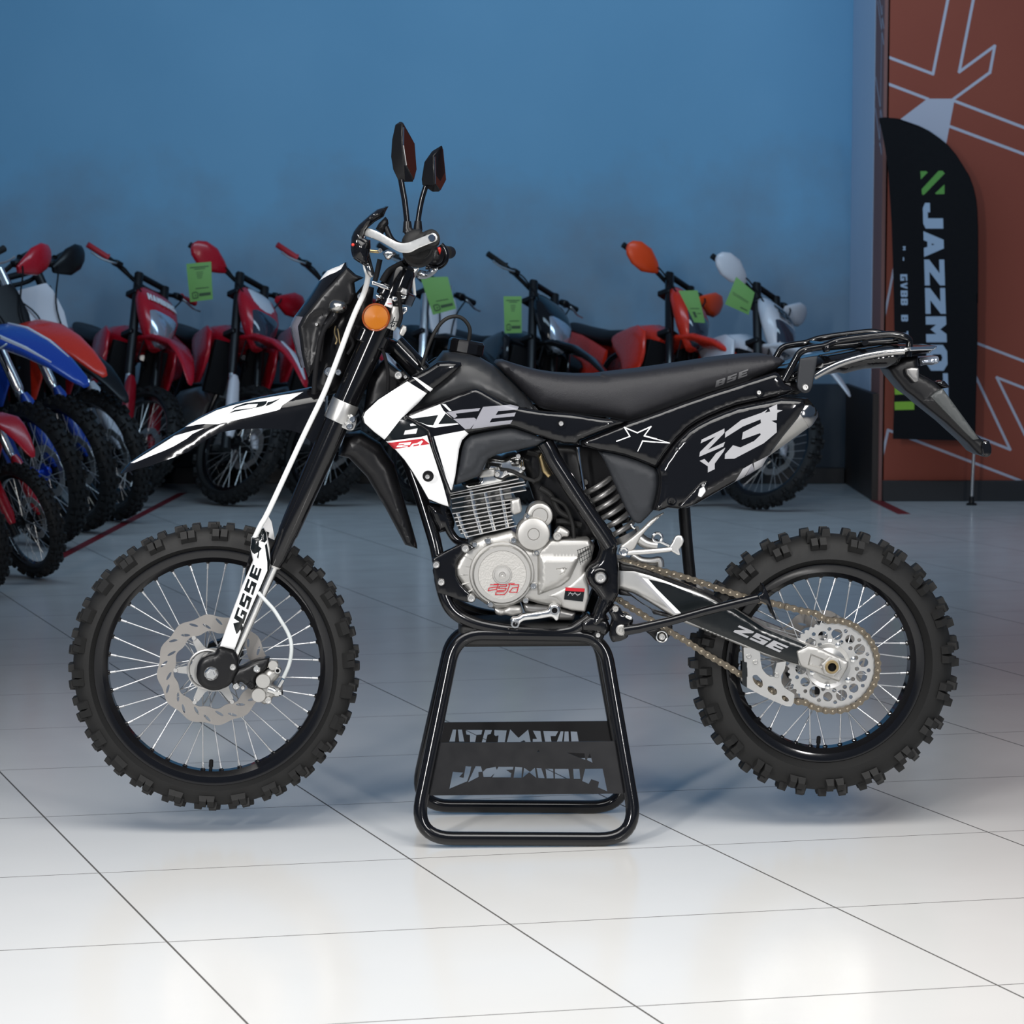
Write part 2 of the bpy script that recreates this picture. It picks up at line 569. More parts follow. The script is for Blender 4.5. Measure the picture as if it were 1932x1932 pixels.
# ------------------------------------------------------------------ the setting
def floor_mat():
    m = bpy.data.materials.new('polished_tile'); m.use_nodes = True
    nt = m.node_tree; N = nt.nodes; L = nt.links
    b = N['Principled BSDF']
    geo = N.new('ShaderNodeNewGeometry')
    sep = N.new('ShaderNodeSeparateXYZ'); L.new(geo.outputs['Position'], sep.inputs[0])
    o = (-1.1476, 0.1217); e1 = (0.68454, 0.13789); e2 = (0.22955, -0.58361)
    det = e1[0]*e2[1]-e2[0]*e1[1]
    def lin(cx, cy, c0):
        a = N.new('ShaderNodeMath'); a.operation = 'MULTIPLY'; L.new(sep.outputs['X'], a.inputs[0]); a.inputs[1].default_value = cx
        c = N.new('ShaderNodeMath'); c.operation = 'MULTIPLY_ADD'; L.new(sep.outputs['Y'], c.inputs[0]); c.inputs[1].default_value = cy; c.inputs[2].default_value = c0
        d = N.new('ShaderNodeMath'); d.operation = 'ADD'; L.new(a.outputs[0], d.inputs[0]); L.new(c.outputs[0], d.inputs[1])
        return d
    i = lin(e2[1]/det, -e2[0]/det, (-o[0]*e2[1]+o[1]*e2[0])/det)
    j = lin(-e1[1]/det, e1[0]/det, (o[0]*e1[1]-o[1]*e1[0])/det)
    def line(nd, w):
        f = N.new('ShaderNodeMath'); f.operation = 'PINGPONG'; L.new(nd.outputs[0], f.inputs[0]); f.inputs[1].default_value = 0.5
        g = N.new('ShaderNodeMath'); g.operation = 'LESS_THAN'; L.new(f.outputs[0], g.inputs[0]); g.inputs[1].default_value = w
        return g
    gi = line(i, 0.0034); gj = line(j, 0.0030)
    mx = N.new('ShaderNodeMath'); mx.operation = 'MAXIMUM'; L.new(gi.outputs[0], mx.inputs[0]); L.new(gj.outputs[0], mx.inputs[1])
    nz = N.new('ShaderNodeTexNoise'); nz.inputs['Scale'].default_value = 1.7; nz.inputs['Detail'].default_value = 5
    L.new(geo.outputs['Position'], nz.inputs['Vector'])
    cr_ = N.new('ShaderNodeValToRGB')
    cr_.color_ramp.elements[0].color = (0.60, 0.595, 0.58, 1); cr_.color_ramp.elements[1].color = (0.67, 0.665, 0.65, 1)
    L.new(nz.outputs['Fac'], cr_.inputs[0])
    # small scuffs and specks of dirt
    vo = N.new('ShaderNodeTexVoronoi'); vo.inputs['Scale'].default_value = 2.3; L.new(geo.outputs['Position'], vo.inputs['Vector'])
    sp = N.new('ShaderNodeMath'); sp.operation = 'LESS_THAN'; L.new(vo.outputs['Distance'], sp.inputs[0]); sp.inputs[1].default_value = 0.008
    m2 = N.new('ShaderNodeMath'); m2.operation = 'MULTIPLY'; L.new(sp.outputs[0], m2.inputs[0]); m2.inputs[1].default_value = 0.7
    mm = N.new('ShaderNodeMath'); mm.operation = 'MAXIMUM'; L.new(mx.outputs[0], mm.inputs[0]); L.new(m2.outputs[0], mm.inputs[1])
    mix = N.new('ShaderNodeMix'); mix.data_type = 'RGBA'
    L.new(mm.outputs[0], mix.inputs[0]); L.new(cr_.outputs[0], mix.inputs[6]); mix.inputs[7].default_value = (0.09, 0.085, 0.08, 1)
    L.new(mix.outputs[2], b.inputs['Base Color'])
    nz2 = N.new('ShaderNodeTexNoise'); nz2.inputs['Scale'].default_value = 6; nz2.inputs['Detail'].default_value = 6
    L.new(geo.outputs['Position'], nz2.inputs['Vector'])
    mr = N.new('ShaderNodeMapRange'); mr.inputs['To Min'].default_value = 0.12; mr.inputs['To Max'].default_value = 0.24
    L.new(nz2.outputs['Fac'], mr.inputs['Value'])
    r2 = N.new('ShaderNodeMath'); r2.operation = 'MAXIMUM'; L.new(mr.outputs[0], r2.inputs[0])
    r3 = N.new('ShaderNodeMath'); r3.operation = 'MULTIPLY'; L.new(mx.outputs[0], r3.inputs[0]); r3.inputs[1].default_value = 0.6
    L.new(r3.outputs[0], r2.inputs[1])
    L.new(r2.outputs[0], b.inputs['Roughness'])
    b.inputs['IOR'].default_value = 1.40
    bp = N.new('ShaderNodeBump'); bp.inputs['Strength'].default_value = 0.02; bp.inputs['Distance'].default_value = 0.01
    nz3 = N.new('ShaderNodeTexNoise'); nz3.inputs['Scale'].default_value = 3.0
    L.new(geo.outputs['Position'], nz3.inputs['Vector']); L.new(nz3.outputs['Fac'], bp.inputs['Height'])
    L.new(bp.outputs[0], b.inputs['Normal'])
    return m

def wall_mat(name, c1, c2, rough=0.75, scale=0.8, stain=None):
    m = bpy.data.materials.new(name); m.use_nodes = True
    nt = m.node_tree; N = nt.nodes; L = nt.links; b = N['Principled BSDF']
    geo = N.new('ShaderNodeNewGeometry')
    nz = N.new('ShaderNodeTexNoise'); nz.inputs['Scale'].default_value = scale; nz.inputs['Detail'].default_value = 6
    L.new(geo.outputs['Position'], nz.inputs['Vector'])
    cr_ = N.new('ShaderNodeValToRGB'); e = cr_.color_ramp.elements
    e[0].position = 0.32; e[1].position = 0.68
    e[0].color = (*c1, 1); e[1].color = (*c2, 1)
    L.new(nz.outputs['Fac'], cr_.inputs[0])
    out = cr_.outputs[0]
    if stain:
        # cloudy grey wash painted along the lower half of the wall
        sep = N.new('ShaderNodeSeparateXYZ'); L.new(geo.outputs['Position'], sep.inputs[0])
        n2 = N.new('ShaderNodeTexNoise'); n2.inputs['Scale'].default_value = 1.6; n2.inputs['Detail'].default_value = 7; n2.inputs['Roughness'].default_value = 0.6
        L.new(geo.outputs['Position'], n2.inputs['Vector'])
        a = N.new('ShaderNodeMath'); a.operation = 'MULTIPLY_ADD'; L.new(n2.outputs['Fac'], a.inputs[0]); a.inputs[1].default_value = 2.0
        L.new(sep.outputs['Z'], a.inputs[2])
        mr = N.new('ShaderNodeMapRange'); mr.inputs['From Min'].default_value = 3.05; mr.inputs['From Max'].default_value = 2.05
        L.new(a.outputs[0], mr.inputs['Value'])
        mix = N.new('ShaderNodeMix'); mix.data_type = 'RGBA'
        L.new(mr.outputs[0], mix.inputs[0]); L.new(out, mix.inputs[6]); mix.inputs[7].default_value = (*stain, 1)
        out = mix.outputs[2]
    L.new(out, b.inputs['Base Color'])
    b.inputs['Roughness'].default_value = rough
    return m

M['floor'] = floor_mat()
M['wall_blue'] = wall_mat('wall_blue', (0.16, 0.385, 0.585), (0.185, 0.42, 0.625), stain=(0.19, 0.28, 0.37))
M['wall_orange'] = wall_mat('wall_orange', (0.28, 0.056, 0.030), (0.315, 0.068, 0.036))
M['wall_line'] = wall_mat('wall_line', (0.50, 0.50, 0.58), (0.52, 0.52, 0.60))
M['reveal_blue'] = wall_mat('reveal_blue', (0.50, 0.60, 0.74), (0.54, 0.64, 0.78))
M['reveal_mauve'] = wall_mat('reveal_mauve', (0.22, 0.10, 0.085), (0.25, 0.115, 0.10))
M['skirt_black'] = wall_mat('skirt_black', (0.008, 0.008, 0.010), (0.012, 0.012, 0.014), 0.5)
M['skirt_brown'] = wall_mat('skirt_brown', (0.022, 0.013, 0.010), (0.028, 0.017, 0.013), 0.5)
M['wainscot'] = wall_mat('wainscot', (0.004, 0.008, 0.013), (0.006, 0.011, 0.018), 0.45)
def checker_mat():
    m = wall_mat('mesh_panel', (0.004, 0.017, 0.032), (0.005, 0.021, 0.038), 0.5)
    N = m.node_tree.nodes; L = m.node_tree.links
    geo = N.new('ShaderNodeNewGeometry'); ck = N.new('ShaderNodeTexChecker'); ck.inputs['Scale'].default_value = 22
    L.new(geo.outputs['Position'], ck.inputs['Vector'])
    mp = N.new('ShaderNodeMapping')
    bp = N.new('ShaderNodeBump'); bp.inputs['Strength'].default_value = 0.6; bp.inputs['Distance'].default_value = 0.02
    L.new(ck.outputs['Fac'], bp.inputs['Height']); L.new(bp.outputs[0], N['Principled BSDF'].inputs['Normal'])
    return m
M['mesh_panel'] = checker_mat()

YB, YO = 10.04, 8.71           # blue wall, orange wall
struct(MB().box((0, 2.5, -0.05), (18, 20, 0.1)).build('floor', 'floor'))
xc = WF.W(1668, 600, YO).x     # left edge of the orange wall
zb = lambda u, v, Y: WF.W(u, v, Y)
# blue wall and its dark lower panel
struct(MB().box(((-9+xc)/2, YB+0.1, 2.6), (9+xc, 0.2, 5.2)).build('wall_back', 'wall_blue'))
zt = WF.W(900, 724, YB).z
struct(MB().box(((-9+xc-0.02)/2, YB-0.03, zt/2), (9+xc-0.02, 0.05, zt)).build('trim_1', 'wainscot'))
x0 = WF.W(1440, 730, YB-0.1).x; x1 = WF.W(1600, 730, YB-0.1).x
zm0 = WF.W(1500, 888, YB-0.1).z
struct(MB().box(((x0+x1)/2, YB-0.09, (zt+zm0)/2), (x1-x0, 0.04, zt-zm0)).build('trim_2', 'mesh_panel'))
# orange wall with the white line drawing
xr = 10.0
def oq(t): return P6(t)
wl = []
LW = 5.4
wl += stroke(P6('1185,-60 1185,0 1040,725 550,540'), LW)
wl += stroke(P6('1440,-40 1435,0 1297,705 1645,450 1598,710 1240,972'), LW)
wl += stroke(P6('548,802 990,970'), LW)
wl += [P6('985,967 1232,967 1250,985 1130,1620 600,1260')]
wl += stroke(P6('1240,985 1932,1250 5000,2425'), LW)
wl += stroke(P6('1195,1235 1932,1510 5000,2672'), LW)
wl += stroke(P7('655,1600 520,2300'), LW*0.8)
wl += stroke(D2('845,1195 925,830 1932,1215 5000,2412'), LW*0.9)
wl += stroke(D2('1500,155 1932,320 5000,1486'), LW*0.9)
wl += stroke(D2('1500,275 1830,975 1560,868'), LW*0.9)
wl += stroke(D2('2300,1600 1730,440 2500,740'), LW*0.9)
cor = lambda x, z: (966+x*1, z)
mb = MB()
# the wall is laid out in metres; the drawing is traced onto its plane
def toxz(q): return [(WF.W(a, b, YO).x, WF.W(a, b, YO).z) for a, b in q]
mb.panel(None, [(xc, 0), (xr, 0), (xr, 5.2), (xc, 5.2)], YO, depth=0.15, decals=[(toxz(q), 1) for q in wl if min(a for a, b in toxz(q)) > xc+0.003 or True])
struct(mb.build('wall_right', ['wall_orange', 'wall_line'], smooth=None))
ys = YO+0.36
mb = MB().box((xc-0.005, (YO+ys)/2, 2.6), (0.03, ys-YO, 5.2))
struct(mb.build('wall_side', 'reveal_mauve', smooth=None))
mb = MB().box((xc-0.008, (ys+YB)/2, (5.2+zt)/2), (0.03, YB-ys, 5.2-zt))
struct(mb.build('trim_3', 'reveal_blue', smooth=None))
mb = MB().box((xc-0.03, (YO+0.02+YB)/2, zt/2), (0.05, YB-YO-0.02, zt))
struct(mb.build('trim_4', 'skirt_brown', smooth=None))
zs = WF.W(1750, 906, YO).z
struct(MB().box(((xc+xr)/2, YO-0.015, zs/2), (xr-xc, 0.03, zs)).build('baseboard_right', 'skirt_black', bevel=0.004))
struct(MB().box(((-9+xc-0.06)/2, YB-0.1, 0.05), (9+xc-0.06, 0.08, 0.10)).build('baseboard_back', 'skirt_black', bevel=0.004))
# thin lines that run round the corner onto the reveal
mb = MB()
xl = xc-0.0205
for (u1, v1, u2, v2) in ((0.02, 3.02-0.31, 0.33, 3.02-0.02), (0.02, 2.72-0.1, 0.30, 2.92-0.02), (0.10, 2.85, 0.13, 2.05), (0.05, 2.2, 0.33, 2.46), (0.05, 2.0, 0.33, 2.28)):
    a = Vector((xl, YO+u1, v1)); b = Vector((xl, YO+u2, v2)); d = (b-a).normalized(); n = d.cross(Vector((1, 0, 0)))*0.008
    mb.add([a+n, b+n, b-n, a-n], [(0, 1, 2, 3)])
struct(mb.build('trim_5', 'wall_line', smooth=None))

def tape(name, pts, w, label):
    P = [WF.G(u, v) for u, v in pts]
    mb = MB()
    for a, b in zip(P[:-1], P[1:]):
        d = (b-a).normalized(); n = Vector((-d.y, d.x, 0))*w/2
        q = [a+n, b+n, b-n, a-n]
        lo = [Vector((p.x, p.y, 0.0002)) for p in q]; hi = [Vector((p.x, p.y, 0.0015)) for p in q]
        mb.add(lo+hi, [(0, 1, 2, 3), (7, 6, 5, 4), (0, 4, 5, 1), (1, 5, 6, 2), (2, 6, 7, 3), (3, 7, 4, 0)])
    o = mb.build(name, 'red_tape', smooth=None)
    return tag(o, label, 'floor tape')
tape('floor_tape', [(345, 930), (105, 1056)], 0.05, 'thin red tape line on the floor beside the left row of wheels')
tape('floor_tape', [(1652, 944), (1706, 970)], 0.07, 'short red tape strip on the floor at the corner of the orange wall')
# ------------------------------------------------------------------ the motorcycle on the stand
BF = Frame((0, 0, 0), R(2.8))
bike = thing('motorcycle', 'black and white off-road motorcycle raised on the black workshop stand in the foreground', 'motorcycle', rot=(0, 0, R(2.8)))
def LP(pts, Y):
    if hasattr(Y, '__len__'): return [BF.W(p[0], p[1], y) for p, y in zip(pts, Y)]
    return [BF.W(p[0], p[1], Y) for p in pts]
def pr(r, Y=0): return r/BF.px(Y)
def bolt(mb, c, r, Y, t=0.006, mi=0, hole=None):
    """round-headed bolt facing the viewer at pixel c"""
    p = BF.W(c[0], c[1], Y); q = pr(r, Y)
    pf = [(-0.006, q), (t*0.6, q), (t, q*0.8), (t, q*0.5)]
    pf += [(t*0.5, q*0.45), (t*0.5, 0)] if hole is None else [(t, q*0.48), (t*0.3, q*0.44, hole), (t*0.3, 0, hole)]
    mb.lathe(pf, p, (0, -1, 0), 16, mi)
def bolt_part(name, c, r, Y, mat_='polished', t=0.006, parent=None):
    mb = MB(); bolt(mb, c, r, Y, t)
    return mb.build(name, mat_, parent or bike)

# ---- wheels
def tyre_mesh(c, R0, rb, wy, n, kh, seg=96):
    """c centre, R0 outer radius to knob tips, rb bead radius, wy half width"""
    mb = MB()
    Rc = R0-kh
    prof = []
    m = 16
    mid = (Rc+rb)/2; ha = (Rc-rb)/2
    for i in range(m+1):
        t = PI*i/m
        y = -math.cos(t); r = math.sin(t)
        yy = wy*(0.62+0.38*r**0.6)*y if abs(y) > 0.999 else wy*y/max(abs(y), 1e-6)*abs(y)**0.75
        prof.append((yy*(0.70 if i in (0, m) else 1), rb+(Rc-rb)*(r**0.9)))
    prof.append((0.55*wy, rb-0.004)); prof.insert(0, (-0.55*wy, rb-0.004))
    mb.lathe(prof, c, (0, 1, 0), seg)
    # knobs
    def knob(a, y, r0, h, sa, sy, tilt):
        # radial direction leans outwards by tilt towards +-y
        rad = Vector((math.cos(a)*math.cos(tilt), math.sin(tilt), math.sin(a)*math.cos(tilt)))
        tan = Vector((-math.sin(a), 0, math.cos(a)))
        ax = rad.cross(tan)
        base = Vector(c)+Vector((math.cos(a)*r0, y, math.sin(a)*r0))
        V = []
        for k, (hh, sc) in enumerate(((-0.006, 1.15), (h, 0.9))):
            for u, v in ((-1, -1), (1, -1), (1, 1), (-1, 1)):
                V.append(base+rad*hh+tan*(u*sa*sc)+ax*(v*sy*sc))
        mb.add(V, [(0, 3, 2, 1), (4, 5, 6, 7), (0, 1, 5, 4), (1, 2, 6, 5), (2, 3, 7, 6), (3, 0, 4, 7)])
    for i in range(n):
        a = 2*PI*i/n
        j = random.uniform(-.06, .06)*2*PI/n
        if i % 2 == 0:
            for s in (-1, 1): knob(a+j, s*wy*0.30, Rc-0.001, kh, 0.0095, wy*0.17, s*0.12)
            for s in (-1, 1):
                knob(a+j+PI/n*0.55, s*wy*0.90, Rc-(Rc-rb)*0.27, kh*0.85, 0.0085, 0.011, s*0.95)
        else:
            knob(a+j, 0, Rc, kh, 0.010, wy*0.22, 0)
            for s in (-1, 1):
                knob(a+j-PI/n*0.35, s*wy*0.66, Rc-(Rc-rb)*0.07, kh, 0.0095, wy*0.16, s*0.5)
                knob(a+j-PI/n*0.55, s*wy*0.90, Rc-(Rc-rb)*0.27, kh*0.85, 0.0085, 0.011, s*0.95)
    return mb
def wheel(name, c, R0, rb, ri, wy, n, kh, nsp, hubr, huby, off):
    mb = MB()
    pf = [(-wy*.52, ri+0.012), (-wy*.58, rb-0.004), (-wy*.58, rb+0.002), (-wy*.46, rb+0.002), (-wy*.40, rb-0.012), (wy*.40, rb-0.012),
          (wy*.46, rb+0.002), (wy*.58, rb+0.002), (wy*.58, rb-0.004), (wy*.52, ri+0.012), (wy*.30, ri), (-wy*.30, ri), (-wy*.52, ri+0.012)]
    mb.lathe(pf, c, (0, 1, 0), 96)
    for i in range(nsp):   # dimples where the nipples sit
        a = 2*PI*(i+off)/nsp
        p = Vector(c)+Vector((math.cos(a)*(ri+0.001), 0, math.sin(a)*(ri+0.001)))
        mb.ball(p, 0.0065, 8, 6)
    rim = mb.build(name, 'gloss_black', bike)
    tyre_mesh(c, R0, rb, wy, n, kh).build('tyre', 'rubber', rim)
    for i in range(nsp):
        a = 2*PI*(i+off)/nsp
        side = -1 if i % 2 == 0 else 1
        tw = (0.78 if (i//2) % 2 == 0 else -0.78)
        p1 = Vector(c)+Vector((math.cos(a)*ri, 0, math.sin(a)*ri))
        h = a+tw
        p0 = Vector(c)+Vector((math.cos(h)*hubr, side*huby, math.sin(h)*hubr))
        d = (p0-p1).normalized()
        m2 = MB().tube([p1, p1+d*0.018, p1+d*0.019, p0], [0.0029, 0.0027, 0.0016, 0.0016], 8)
        m2.build('spoke', 'spoke_steel', rim)
    return rim

fc = BF.W(405, 1257, 0); rc = BF.W(1553, 1248, 0)
fR = pr(272, 0); rR = pr(257, 0)
fw = wheel('front_wheel', fc, fR, pr(221), pr(198), 0.044, 52, 0.0115, 36, 0.034, 0.030, 0.3)
rw = wheel('rear_wheel', rc, rR, pr(187), pr(164), 0.058, 40, 0.0155, 36, 0.048, 0.030, 0.2)
for w_, c_, ri_ in ((fw, fc, pr(198)), (rw, rc, pr(164))):
    u = -PI/2-0.05
    a = Vector(c_)+Vector((math.cos(u)*ri_, 0, math.sin(u)*ri_))
    MB().tube([a, a+Vector((0.001, 0, 0.008)), a+Vector((0.001, 0, 0.0085)), a+Vector((0.002, 0, 0.024)), a+Vector((0.002, 0, 0.026))], [0.004, 0.004, 0.0055, 0.005, 0.003], 10).build('valve_cap', 'rubber_dull', w_)
# front hub and wavy disc
mb = MB()
mb.lathe([(-0.055, 0.0), (-0.055, 0.026), (-0.036, 0.028), (-0.034, 0.042), (-0.026, 0.042), (-0.024, 0.024), (0.024, 0.024), (0.026, 0.042), (0.034, 0.042), (0.036, 0.028), (0.055, 0.026), (0.055, 0)], fc, (0, 1, 0), 32)
mb.build('hub', 'satin_black', fw)
def wave_disc(c, Y, Ro, Ri, n, rot, holes=True):
    ce = (c.x, c.z)
    N = 144
    out = []; inn = []
    for i in range(N):
        a = 2*PI*i/N
        w = math.sin(n*a+rot)
        out.append((ce[0]+(Ro*(1+0.022*w))*math.cos(a), ce[1]+(Ro*(1+0.022*w))*math.sin(a)))
        inn.append((ce[0]+(Ri*(1+0.03*w))*math.cos(a), ce[1]+(Ri*(1+0.03*w))*math.sin(a)))
    hs = [inn]
    if holes:
        for i in range(n*2):
            a = 2*PI*(i+0.5)/(n*2)
            rm = (Ro+Ri)/2*(1.05 if i % 2 else 0.95)
            cx, cz = ce[0]+rm*math.cos(a), ce[1]+rm*math.sin(a)
            hs.append([(cx+0.011*math.cos(t+0)*math.cos(a+.9)-0.003*math.sin(t)*math.sin(a+.9), cz+0.011*math.cos(t)*math.sin(a+.9)+0.003*math.sin(t)*math.cos(a+.9)) for t in np.linspace(0, 2*PI, 12, endpoint=False)])
    return MB().panel(None, out, Y, depth=0.0035, holes=hs)
dc = BF.W(402, 1264, -0.058)
mb = wave_disc(dc, -0.058, pr(103, -.05), pr(72, -.05), 12, 0.4)
mb.build('brake_disc', 'disc_steel', fw)
# six-arm disc carrier
mb = MB()
o6 = []
for i in range(72):
    a = 2*PI*i/72
    k = max(0, math.cos(6*a))**3
    o6.append((dc.x+(0.052+0.044*k)*math.cos(a), dc.z+(0.052+0.044*k)*math.sin(a)))
mb.panel(None, o6, -0.055, depth=0.005, holes=[circ((dc.x, dc.z), 0.030, 24)])
for i in range(6):
    a = 2*PI*i/6
    mb.lathe([(0, 0.006), (0.005, 0.005), (0.005, 0)], (dc.x+0.088*math.cos(a), -0.055, dc.z+0.088*math.sin(a)), (0, -1, 0), 10)
mb.build('disc_carrier', 'aluminium', fw)

# ---- fork
def fork_line(v): return 562+(963-v)*0.441      # pixel column of the near leg's axis
for s in (-1, 1):
    Y = 0.105*s
    def fp(v):
        p = BF.W(fork_line(v), v, -0.105); return Vector((p.x, Y, p.z))
    q = lambda r: pr(r, -0.105)
    mb = MB().tube([fp(506), fp(512), fp(560), fp(700), fp(900), fp(1005), fp(1010), fp(1052), fp(1058), fp(1066)],
                   [q(20), q(23), q(24.5), q(24.5), q(22), q(19.5), q(18), q(17.5), q(15.5), q(14)], 28)
    ft = mb.build('fork_tube', 'gloss_black', bike)
    mb = MB().tube([fp(1055), fp(1075), fp(1250)], [q(11), q(11), q(10.5)], 20)
    mb.build('fork_slider', 'polished', ft)
    mb = MB().tube([fp(1066), fp(1069.5)], [q(14.8), q(13.5)], 24)
    mb.build('fork_seal', 'steel', ft)
    mb = MB().lathe([(0, q(19)), (0.006, q(19)), (0.010, q(14)), (0.010, q(7)), (0.014, q(6)), (0.014, 0)], fp(507), fp(506)-fp(600), 6)
    mb.build('fork_cap', 'satin_black', ft)
    # sheet clamp round the tube
    mb = MB().tube([fp(758), fp(760), fp(793), fp(795)], [q(26), q(26.6), q(26.4), q(26)], 28)
    cl = mb.build('hose_clamp', 'aluminium', ft)
    if s < 0:
        mb = MB().panel(BF, fil(C2('560,1590 590,1600 680,1640 740,1690 735,1740 710,1795 670,1800 600,1770 540,1740'), 4), -0.128, depth=0.012, h=0.002, w=0.004)
        mb.build('clamp_lug', 'aluminium', cl)
        for c in C2('700,1695 675,1760'): bolt_part('bolt', c, 6.5, -0.132, parent=cl)
# fork guards
GO = '400,180 470,175 490,100 520,88 550,140 580,300 587,430 580,520 430,860 310,1130 237,1330 75,1290 160,1050 235,850 300,680 370,520 412,420 385,300'
ink = [G2(t) for t in (
    '404,184 470,178 492,105 520,92 548,140 556,210 535,235 480,215 474,268 505,292 482,320 470,400 455,380 470,330 430,350 412,340 388,300',
    '215,1050 300,1030 318,1120 300,1160 286,1115 262,1150 248,1160 232,1110',
    '555,240 587,430 580,520 430,860 310,1130 237,1330 225,1327 300,1120 415,855 560,520 560,430 535,260')]
ink += text('GSSE', *G2('318,1062 505,500 415,455 222,1000'), gap=.22)
gp = fil(G2(GO), 2)
for s in (-1, 1):
    Yg = -0.145 if s < 0 else 0.135
    mb = MB()
    if s < 0:
        mb.panel(BF, gp, -0.140, depth=0.012, h=0.014, w=0.016, step=0.008, decals=dec(ink, 1))
    else:
        pts = [BF.W(a, b, -0.140) for a, b in gp]
        mb.panel(None, [(p.x, p.z) for p in pts], 0.130, depth=0.014, h=0, step=0.02)
    g_ = mb.build('fork_guard', ['white_plastic', 'dark_decal'], bike)
# black shadow beside the near guard, modelled as a dark panel
MB().panel(BF, G2('392,182 430,178 412,420 372,520 330,600 345,480 385,340'), -0.100, depth=0.02, h=0.006, w=0.008).build('guard_shadow', 'satin_black', bike)
# axle clamp, pinch bolts, caliper bracket, caliper
ac = G8('150,970')[0]
for s in (-1, 1):
    Y = -0.128 if s < 0 else 0.09
    pts = fil(G8('-75,905 -60,820 0,740 110,690 200,680 250,575 380,572 440,600 505,632 570,765 548,860 560,930 500,1030 470,1110 400,1180 260,1235 150,1240 30,1200 -50,1120 -85,1010'), 5)
    if s < 0:
        mb = MB().panel(BF, pts, Y, depth=0.045, h=0.012, w=0.014, step=0.010)
        ac_o = mb.build('axle_clamp', 'satin_black', bike)
    else:
        q = [BF.W(a, b, -0.128) for a, b in pts]
        MB().panel(None, [(p.x, p.z) for p in q], Y, depth=0.04, h=0, step=0.02).build('axle_clamp', 'satin_black', bike)
mb = MB()
p = BF.W(*ac, -0.138)
mb.lathe([(0, pr(12.2)), (0.006, pr(12.2)), (0.009, pr(10)), (0.009, pr(7)), (0.013, pr(6)), (0.013, 0)], p, (0, -1, 0), 6)
mb.lathe([(-0.01, pr(13)), (0.002, pr(13)), (0.002, 0)], p, (0, -1, 0), 24)
mb.build('axle_nut', 'polished', ac_o)
# ring of the speed sensor behind the clamp
mb = MB().tube(LP(circ(G8('90,910')[0], 36, 40), -0.095), 0.0035, 8, closed=True)
mb.build('sensor_ring', 'aluminium', ac_o)
for t, r in (('478,875', 6.2),): bolt_part('bolt', G8(t)[0], r, -0.140, 'steel', parent=ac_o)
mb = MB().panel(BF, fil(G8('470,960 540,900 640,870 740,810 850,765 1030,738 1025,800 1000,890 930,950 850,1000 810,1080 830,1180 760,1235 690,1170 600,1100 540,1150 470,1150 440,1060'), 4), -0.118, depth=0.03, h=0.010, w=0.012, step=0.01)
cb = mb.build('caliper_bracket', 'satin_black', bike)
for t, r, m_ in (('840,900', 7.2, 'polished'), ('527,1165', 6.8, 'polished'), ('745,1150', 6.5, 'satin_black'), ('630,1185', 4, 'steel')): bolt_part('bolt', G8(t)[0], r, -0.130, m_, parent=cb)
mb = MB().panel(BF, fil(G8('960,920 1060,880 1170,900 1200,990 1140,1080 1060,1130 1180,1190 1225,1240 1170,1350 1080,1330 1060,1420 940,1460 880,1400 800,1330 830,1160 900,1060'), 5), -0.105, depth=0.06, h=0.016, w=0.016, step=0.008)
cal = mb.build('brake_caliper', 'cast_alloy', bike)
for t, r in (('1090,845', 9.2), ('937,1085', 13.5), ('870,1300', 13.2)):
    c = G8(t)[0]
    mb = MB().lathe([(-0.02, pr(r)), (0.004, pr(r)), (0.006, pr(r)*0.94), (0.006, 0)], BF.W(*c, -0.125), (0, -1, 0), 28)
    mb.build('piston_cap', 'cast_alloy', cal)
bolt_part('bolt', G8('1015,1380')[0], 6.8, -0.125, 'steel', parent=cal)
mb = MB(); bolt(mb, G8('1160,922')[0], 7, -0.125, 0.008, 0, 1); mb.build('slide_pin', ['steel', 'rubber_dull'], cal)
mb = MB().tube(LP(G8('1010,1210 1080,1230 1140,1265'), -0.125), [0.008, 0.0075, 0.007], 14)
mb.lathe([(-.006, .010), (.004, .010), (.004, .007), (.010, .007), (.010, 0)], BF.W(*G8('1165,1260')[0], -0.125), (1, -0.3, 0.05), 6)
mb.tube(LP(G8('1170,1170 1235,1060'), -0.130), [0.0055, 0.0055], 10)
mb.build('banjo_fitting', 'polished', cal)
# brake hoses
mb = MB().tube(cr(LP(G2('440,700 490,765 560,840 630,920 700,1030 760,1130 795,1220 805,1310 795,1410 770,1500 725,1600'), [-.13, -.15, -.155, -.155, -.155, -.15, -.15, -.15, -.145, -.14, -.13]), 4), 0.0046, 12)
bh = mb.build('brake_hose', 'clear_hose', bike, label='clear lower brake hose bowing behind the fork')
mb = MB().tube(cr(LP(G3('250,1010 275,1130 300,1220 285,1350'), [-.30, -.30, -.27, -.24]) + LP(C2('800,560 735,700 670,860 600,1050 520,1260 440,1460 330,1690 215,1930'), [-.2, -.19, -.185, -.18, -.175, -.17, -.165, -.16]) + LP(D5('1290,10 1240,100 1200,185'), [-.155, -.15, -.14]), 4), 0.0062, 14)
mb.build('brake_hose', 'white_hose', bike, label='long white brake hose running down the front of the fork')

